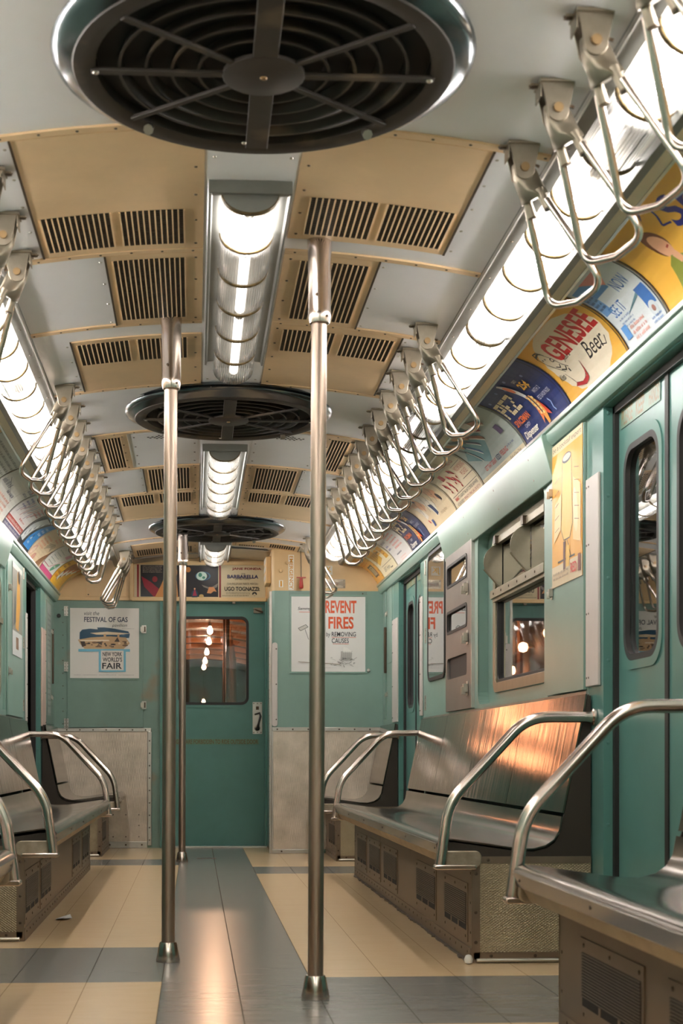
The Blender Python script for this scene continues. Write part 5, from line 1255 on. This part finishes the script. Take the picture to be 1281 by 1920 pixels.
# left wall poster
fl2 = lambda y0, z0, x: (lambda u, v, d: (-(x - .0015 - d), y0 + u, z0 + v))
root = thing('poster', 'tall poster with a yellow figure on the left wall before the open doorway', 'poster', (-XW + .012, 8.5, 1.27))
c = Cv(.45, .53, C_(150, 150, 140)); c.rect(0, 0, .45, .14, C_(214, 218, 216)).rect(0, .50, .45, .53, C_(214, 214, 206)).poly([(.14, .16), (.24, .50), (.34, .48), (.36, .30), (.28, .15)], C_(216, 160, 70)).poly([(.04, .16), (.12, .40), (.16, .20)], C_(90, 96, 96)).rect(.16, .04, .28, .11, C_(150, 120, 96)).ell(.30, .47, .05, .04, C_(60, 56, 50))
c.build('poster_sheet', fl2(8.28, 1.275, XW - .010), parent=root)
root = thing('notice', 'narrow framed notice sheets on the left wall panel past the doorway', 'poster', (-XW + .01, 10.36, .98))
c = Cv(.24, .80, C_(150, 160, 152)); c.words(.02, .45, .22, .74, 8, C_(60, 66, 66), .5, 5).rect(.02, .02, .22, .38, C_(170, 176, 168)).words(.04, .05, .20, .34, 7, C_(80, 84, 84), .4, 6)
c.build('poster_sheet', fl2(10.27, .98, XW - .006), parent=root)
# map paper inside the case
c = Cv(.53, .69, C_(196, 208, 212)); c.words(.03, .35, .50, .66, 10, C_(120, 140, 160), .3, 3).rect(.03, .04, .50, .32, C_(206, 214, 216)).words(.06, .24, .3, .30, 2, C_(190, 120, 110), .5, 4)
o = c.build('map_sheet', ft(8.17, 1.135, XW + .0), parent=MAPC)
# door lettering: faded gold, and stickers
c = Cv(.50, .07, C_(150, 176, 150))
def lettering(name, txts, w_, h_, fn, lab, base, col, cat='lettering', parent=None, rot=0, off=.02):
    c = Cv(w_, h_, base)
    for t, x0, x1 in txts:
        c.txt(t, x0, h_ * .10, x1, h_ * .90, col, off) if not rot else c.txt(t, w_ * .18, h_ * .03, w_ * .85, h_ * .97, col, off, 0, rot)
    return c.build(name, fn, lab, cat, parent=parent)
PG = C_(112, 142, 122); PG2 = C_(104, 128, 96)
lettering('decal', [('PLEASE', .01, .125), ('KEEP', .16, .245), ('HANDS', .29, .385)], .395, .065, ft(4.608, 1.755, XW + .045), 'worn gold PLEASE KEEP HANDS lettering on the near right door', PG, GOLD)
lettering('decal', [('PLEASE', .01, .11), ('KEEP', .16, .25), ('HANDS', .30, .39)], .40, .048, ft(9.35, 1.775, XW + .045), 'tiny gold PLEASE KEEP HANDS lettering on the far right door', PG, GOLD)
lettering('decal', [('OFF', .03, .12), ('DOOR', .18, .32)], .36, .048, ft(8.90, 1.775, XW + .045), 'tiny gold OFF DOOR lettering on the nearer leaf of the far right door', PG, GOLD)
lettering('decal', [('PASSENGERS ARE FORBIDDEN TO RIDE OUTSIDE DOOR', .005, .72)], .725, .042, fp(-.385, .777, YE + .035), 'faded brown PASSENGERS ARE FORBIDDEN lettering across the end door', C_(98, 132, 108), C_(100, 82, 42))
lettering('decal', [('EMERGENCY', 0, 1)], .040, .250, fp(.519, 1.868, 10.2), 'yellow EMERGENCY sticker running downward beside the red brake handle', C_(240, 234, 220), C_(214, 146, 20), rot=-1, off=.02)
lettering('decal', [('1', .010, .022)], .030, .050, fp(.452, 1.888, 10.2), 'small white sticker with yellow number 1 on the cream panel', C_(240, 234, 220), C_(214, 146, 20))
lettering('decal', [('JK', .006, .060)], .066, .064, fp(.767, 1.978, 10.2), 'white sticker with two yellow letters right of the near pole', C_(226, 216, 196), C_(226, 170, 40), off=.02)
m = M(); m.box(.762, .925, 1.884, 1.947, 0, .003, BRKT, fb)
for u in (.772, .915):
    for v in (1.893, 1.938): m.dome(fb(u, v, .003), .004, SCREW, (0, -1, 0))
o = tag(m.build('builder_plate', smooth=False), 'small riveted metal builder plate on the cream end panel', 'plate')
lettering('plate_text', [('St. Louis Car', .004, .10)], .13, .022, fp(.778, 1.905, 10.197), None, C_(160, 150, 132), C_(140, 60, 56), parent=o, off=0)

# ------------------------------------------------------------------ small litter on the floor
m = M(); m.add([(-.735, 6.14, .004), (-.70, 6.10, .012), (-.665, 6.16, .006), (-.68, 6.24, .014), (-.72, 6.22, .003)], [(0, 1, 2, 3, 4)], PAPERW); m.add([(-.735, 6.14, .002), (-.70, 6.10, .010), (-.665, 6.16, .004), (-.68, 6.24, .012), (-.72, 6.22, .001)], [(4, 3, 2, 1, 0)], PAPERW)
tag(m.build('paper_scrap', smooth=False), 'small torn paper scrap on the beige floor by the left bench', 'litter')
m = M(); m.lathe([(.001, 0), (.013, .004), (.015, .016), (.010, .028), (.001, .032)], PAPERW, 9, (.770, 4.775, 0))
tag(m.build('chewing_gum'), 'crumpled white lump at the near foot of the long right bench', 'litter')
m = M(); m.box(-.13, .0, 9.72, 9.745, 0, .002, BASED); 
for k in range(6): m.box(-.128 + k * .022, -.114 + k * .022, 9.725, 9.74, .002, .003, RUBBER)
tag(m.build('floor_plate', smooth=False), 'tiny slotted metal plate set in the grey aisle near the end door', 'plate')

# ------------------------------------------------------------------ tunnel beyond the end door
m = M(); m.box(-2.1, -.46, 11.12, 11.2, -.5, 3.1, TUNNEL); m.box(.44, 2.1, 11.12, 11.2, -.5, 3.1, TUNNEL); m.box(-.46, .44, 11.12, 11.2, 1.95, 3.1, TUNNEL)  # bulkhead added to stop tunnel light leaking past the car
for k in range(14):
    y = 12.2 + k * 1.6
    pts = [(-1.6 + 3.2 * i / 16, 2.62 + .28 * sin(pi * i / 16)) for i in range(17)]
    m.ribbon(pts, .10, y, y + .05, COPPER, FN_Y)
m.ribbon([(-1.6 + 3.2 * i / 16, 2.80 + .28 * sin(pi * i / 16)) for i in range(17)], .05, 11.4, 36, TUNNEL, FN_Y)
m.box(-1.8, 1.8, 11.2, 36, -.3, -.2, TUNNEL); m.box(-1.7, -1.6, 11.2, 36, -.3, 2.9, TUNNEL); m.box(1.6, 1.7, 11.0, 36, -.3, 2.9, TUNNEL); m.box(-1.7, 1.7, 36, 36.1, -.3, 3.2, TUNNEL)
for k in range(6): m.box(-1.5, 1.4, 14 + k * 3.4, 14.1 + k * 3.4, .25 + .1 * k, .32 + .1 * k, COPPER)  # copper cross bars added as glimmers in the dark lower view
for k in range(8): m.tube([(.12 + .05 * k, 13 + 1.3 * k, -.2), (.12 + .05 * k, 13 + 1.3 * k, 2.2)], .010 + .002 * k, COPPER, 6); m.box(-.4, .7, 14 + 1.8 * k, 14.03 + 1.8 * k, .9 + .12 * (k % 4), .93 + .12 * (k % 4), COPPER)  # thin copper bars added for glints in the door window
for k in range(9): m.tube([(-1.5, 12.6 + 1.9 * k, -.2), (-1.5, 12.6 + 1.9 * k, 2.7)], .05, COPPER, 8)
for k in range(5): m.tube([(.55 + .12 * (k % 2), 15 + 3 * k, -.2), (.6 + .1 * k, 15 + 3 * k, 2.7)], .03, COPPER, 8)
struct(m.build('wall_tunnel_far', smooth=False))
for k, (x, y, z) in enumerate(((.085, 21.6, 2.58), (.09, 23.8, 2.59), (.075, 26.1, 2.58), (.06, 28.4, 2.57), (.05, 30.6, 2.58), (.06, 33.2, 1.93), (.06, 34.6, 1.95))):  # the low pair stands in for reflections of lit bulbs
    root = thing('light_bulb', '%s glowing bulb behind the end door window' % (('topmost', 'second highest', 'middle', 'fourth', 'lowest of the upper row:')[k] if k < 5 else ('reflection built as the upper low', 'reflection built as the lower low')[k - 5]), 'light bulb', (x, y, z), 'bulbs beyond the end door')
    m = M(); m.lathe([(.004, -.075), (.028, -.064), (.041, -.034), (.035, -.005), (.020, .030), (.015, .05)], BULB, 16, (x, y, z)); m.build('glass_bulb', root)
    m = M(); m.tube([(x, y, z + .045), (x, y, z + .09)], .02, BRKT, 10); m.tube([(x, y, z + .08), (x, y, max(z + .12, 2.95))], .004, RUBBER, 6); m.build('bulb_socket', root)

for k, (y, z) in enumerate(((14.6, 1.62), (15.3, 1.95), (16.0, 1.70), (16.6, 2.12), (17.3, 1.60), (17.9, 2.05), (18.6, 1.80), (19.4, 2.2), (20.3, 1.95), (21.4, 2.25))):  # unseen lamps added to throw warm patches onto the bench back
    m = M(); m.lathe([(.01, -.06), (.045, -.045), (.06, 0), (.045, .045), (.01, .06)], LAMP, 12, (-1.46, y, z)); m.tube([(-1.46, y, z), (-1.60, y, z)], .015, BRKT, 8)
    tag(m.build('added_warm_lamp'), 'added warm lamp out of view beyond the end door, %s from the door' % ordn[k], 'lamp', 'added lamps for the bench reflections')
for k, (x, y, z, e) in enumerate(((.08, 12.9, 2.5, 9), (.08, 16.5, 2.5, 16), (.08, 22, 2.45, 26), (.06, 28, 2.45, 26))):  # point lights added for the tunnel ribs; the nearer pair has no bulb
    ld = bpy.data.lights.new('tunnel_rib_light', 'POINT'); ld.energy = e * .75; ld.color = (1, .56, .33); ld.shadow_soft_size = .06
    lo = bpy.data.objects.new('tunnel_rib_light', ld); COL.objects.link(lo); lo.location = (x, y, z)

# near end wall behind the camera
m = M(); m.box(-1.25, 1.25, YN - .06, YN, 0, 2.25, GREENW); struct(m.build('wall_near', smooth=False))
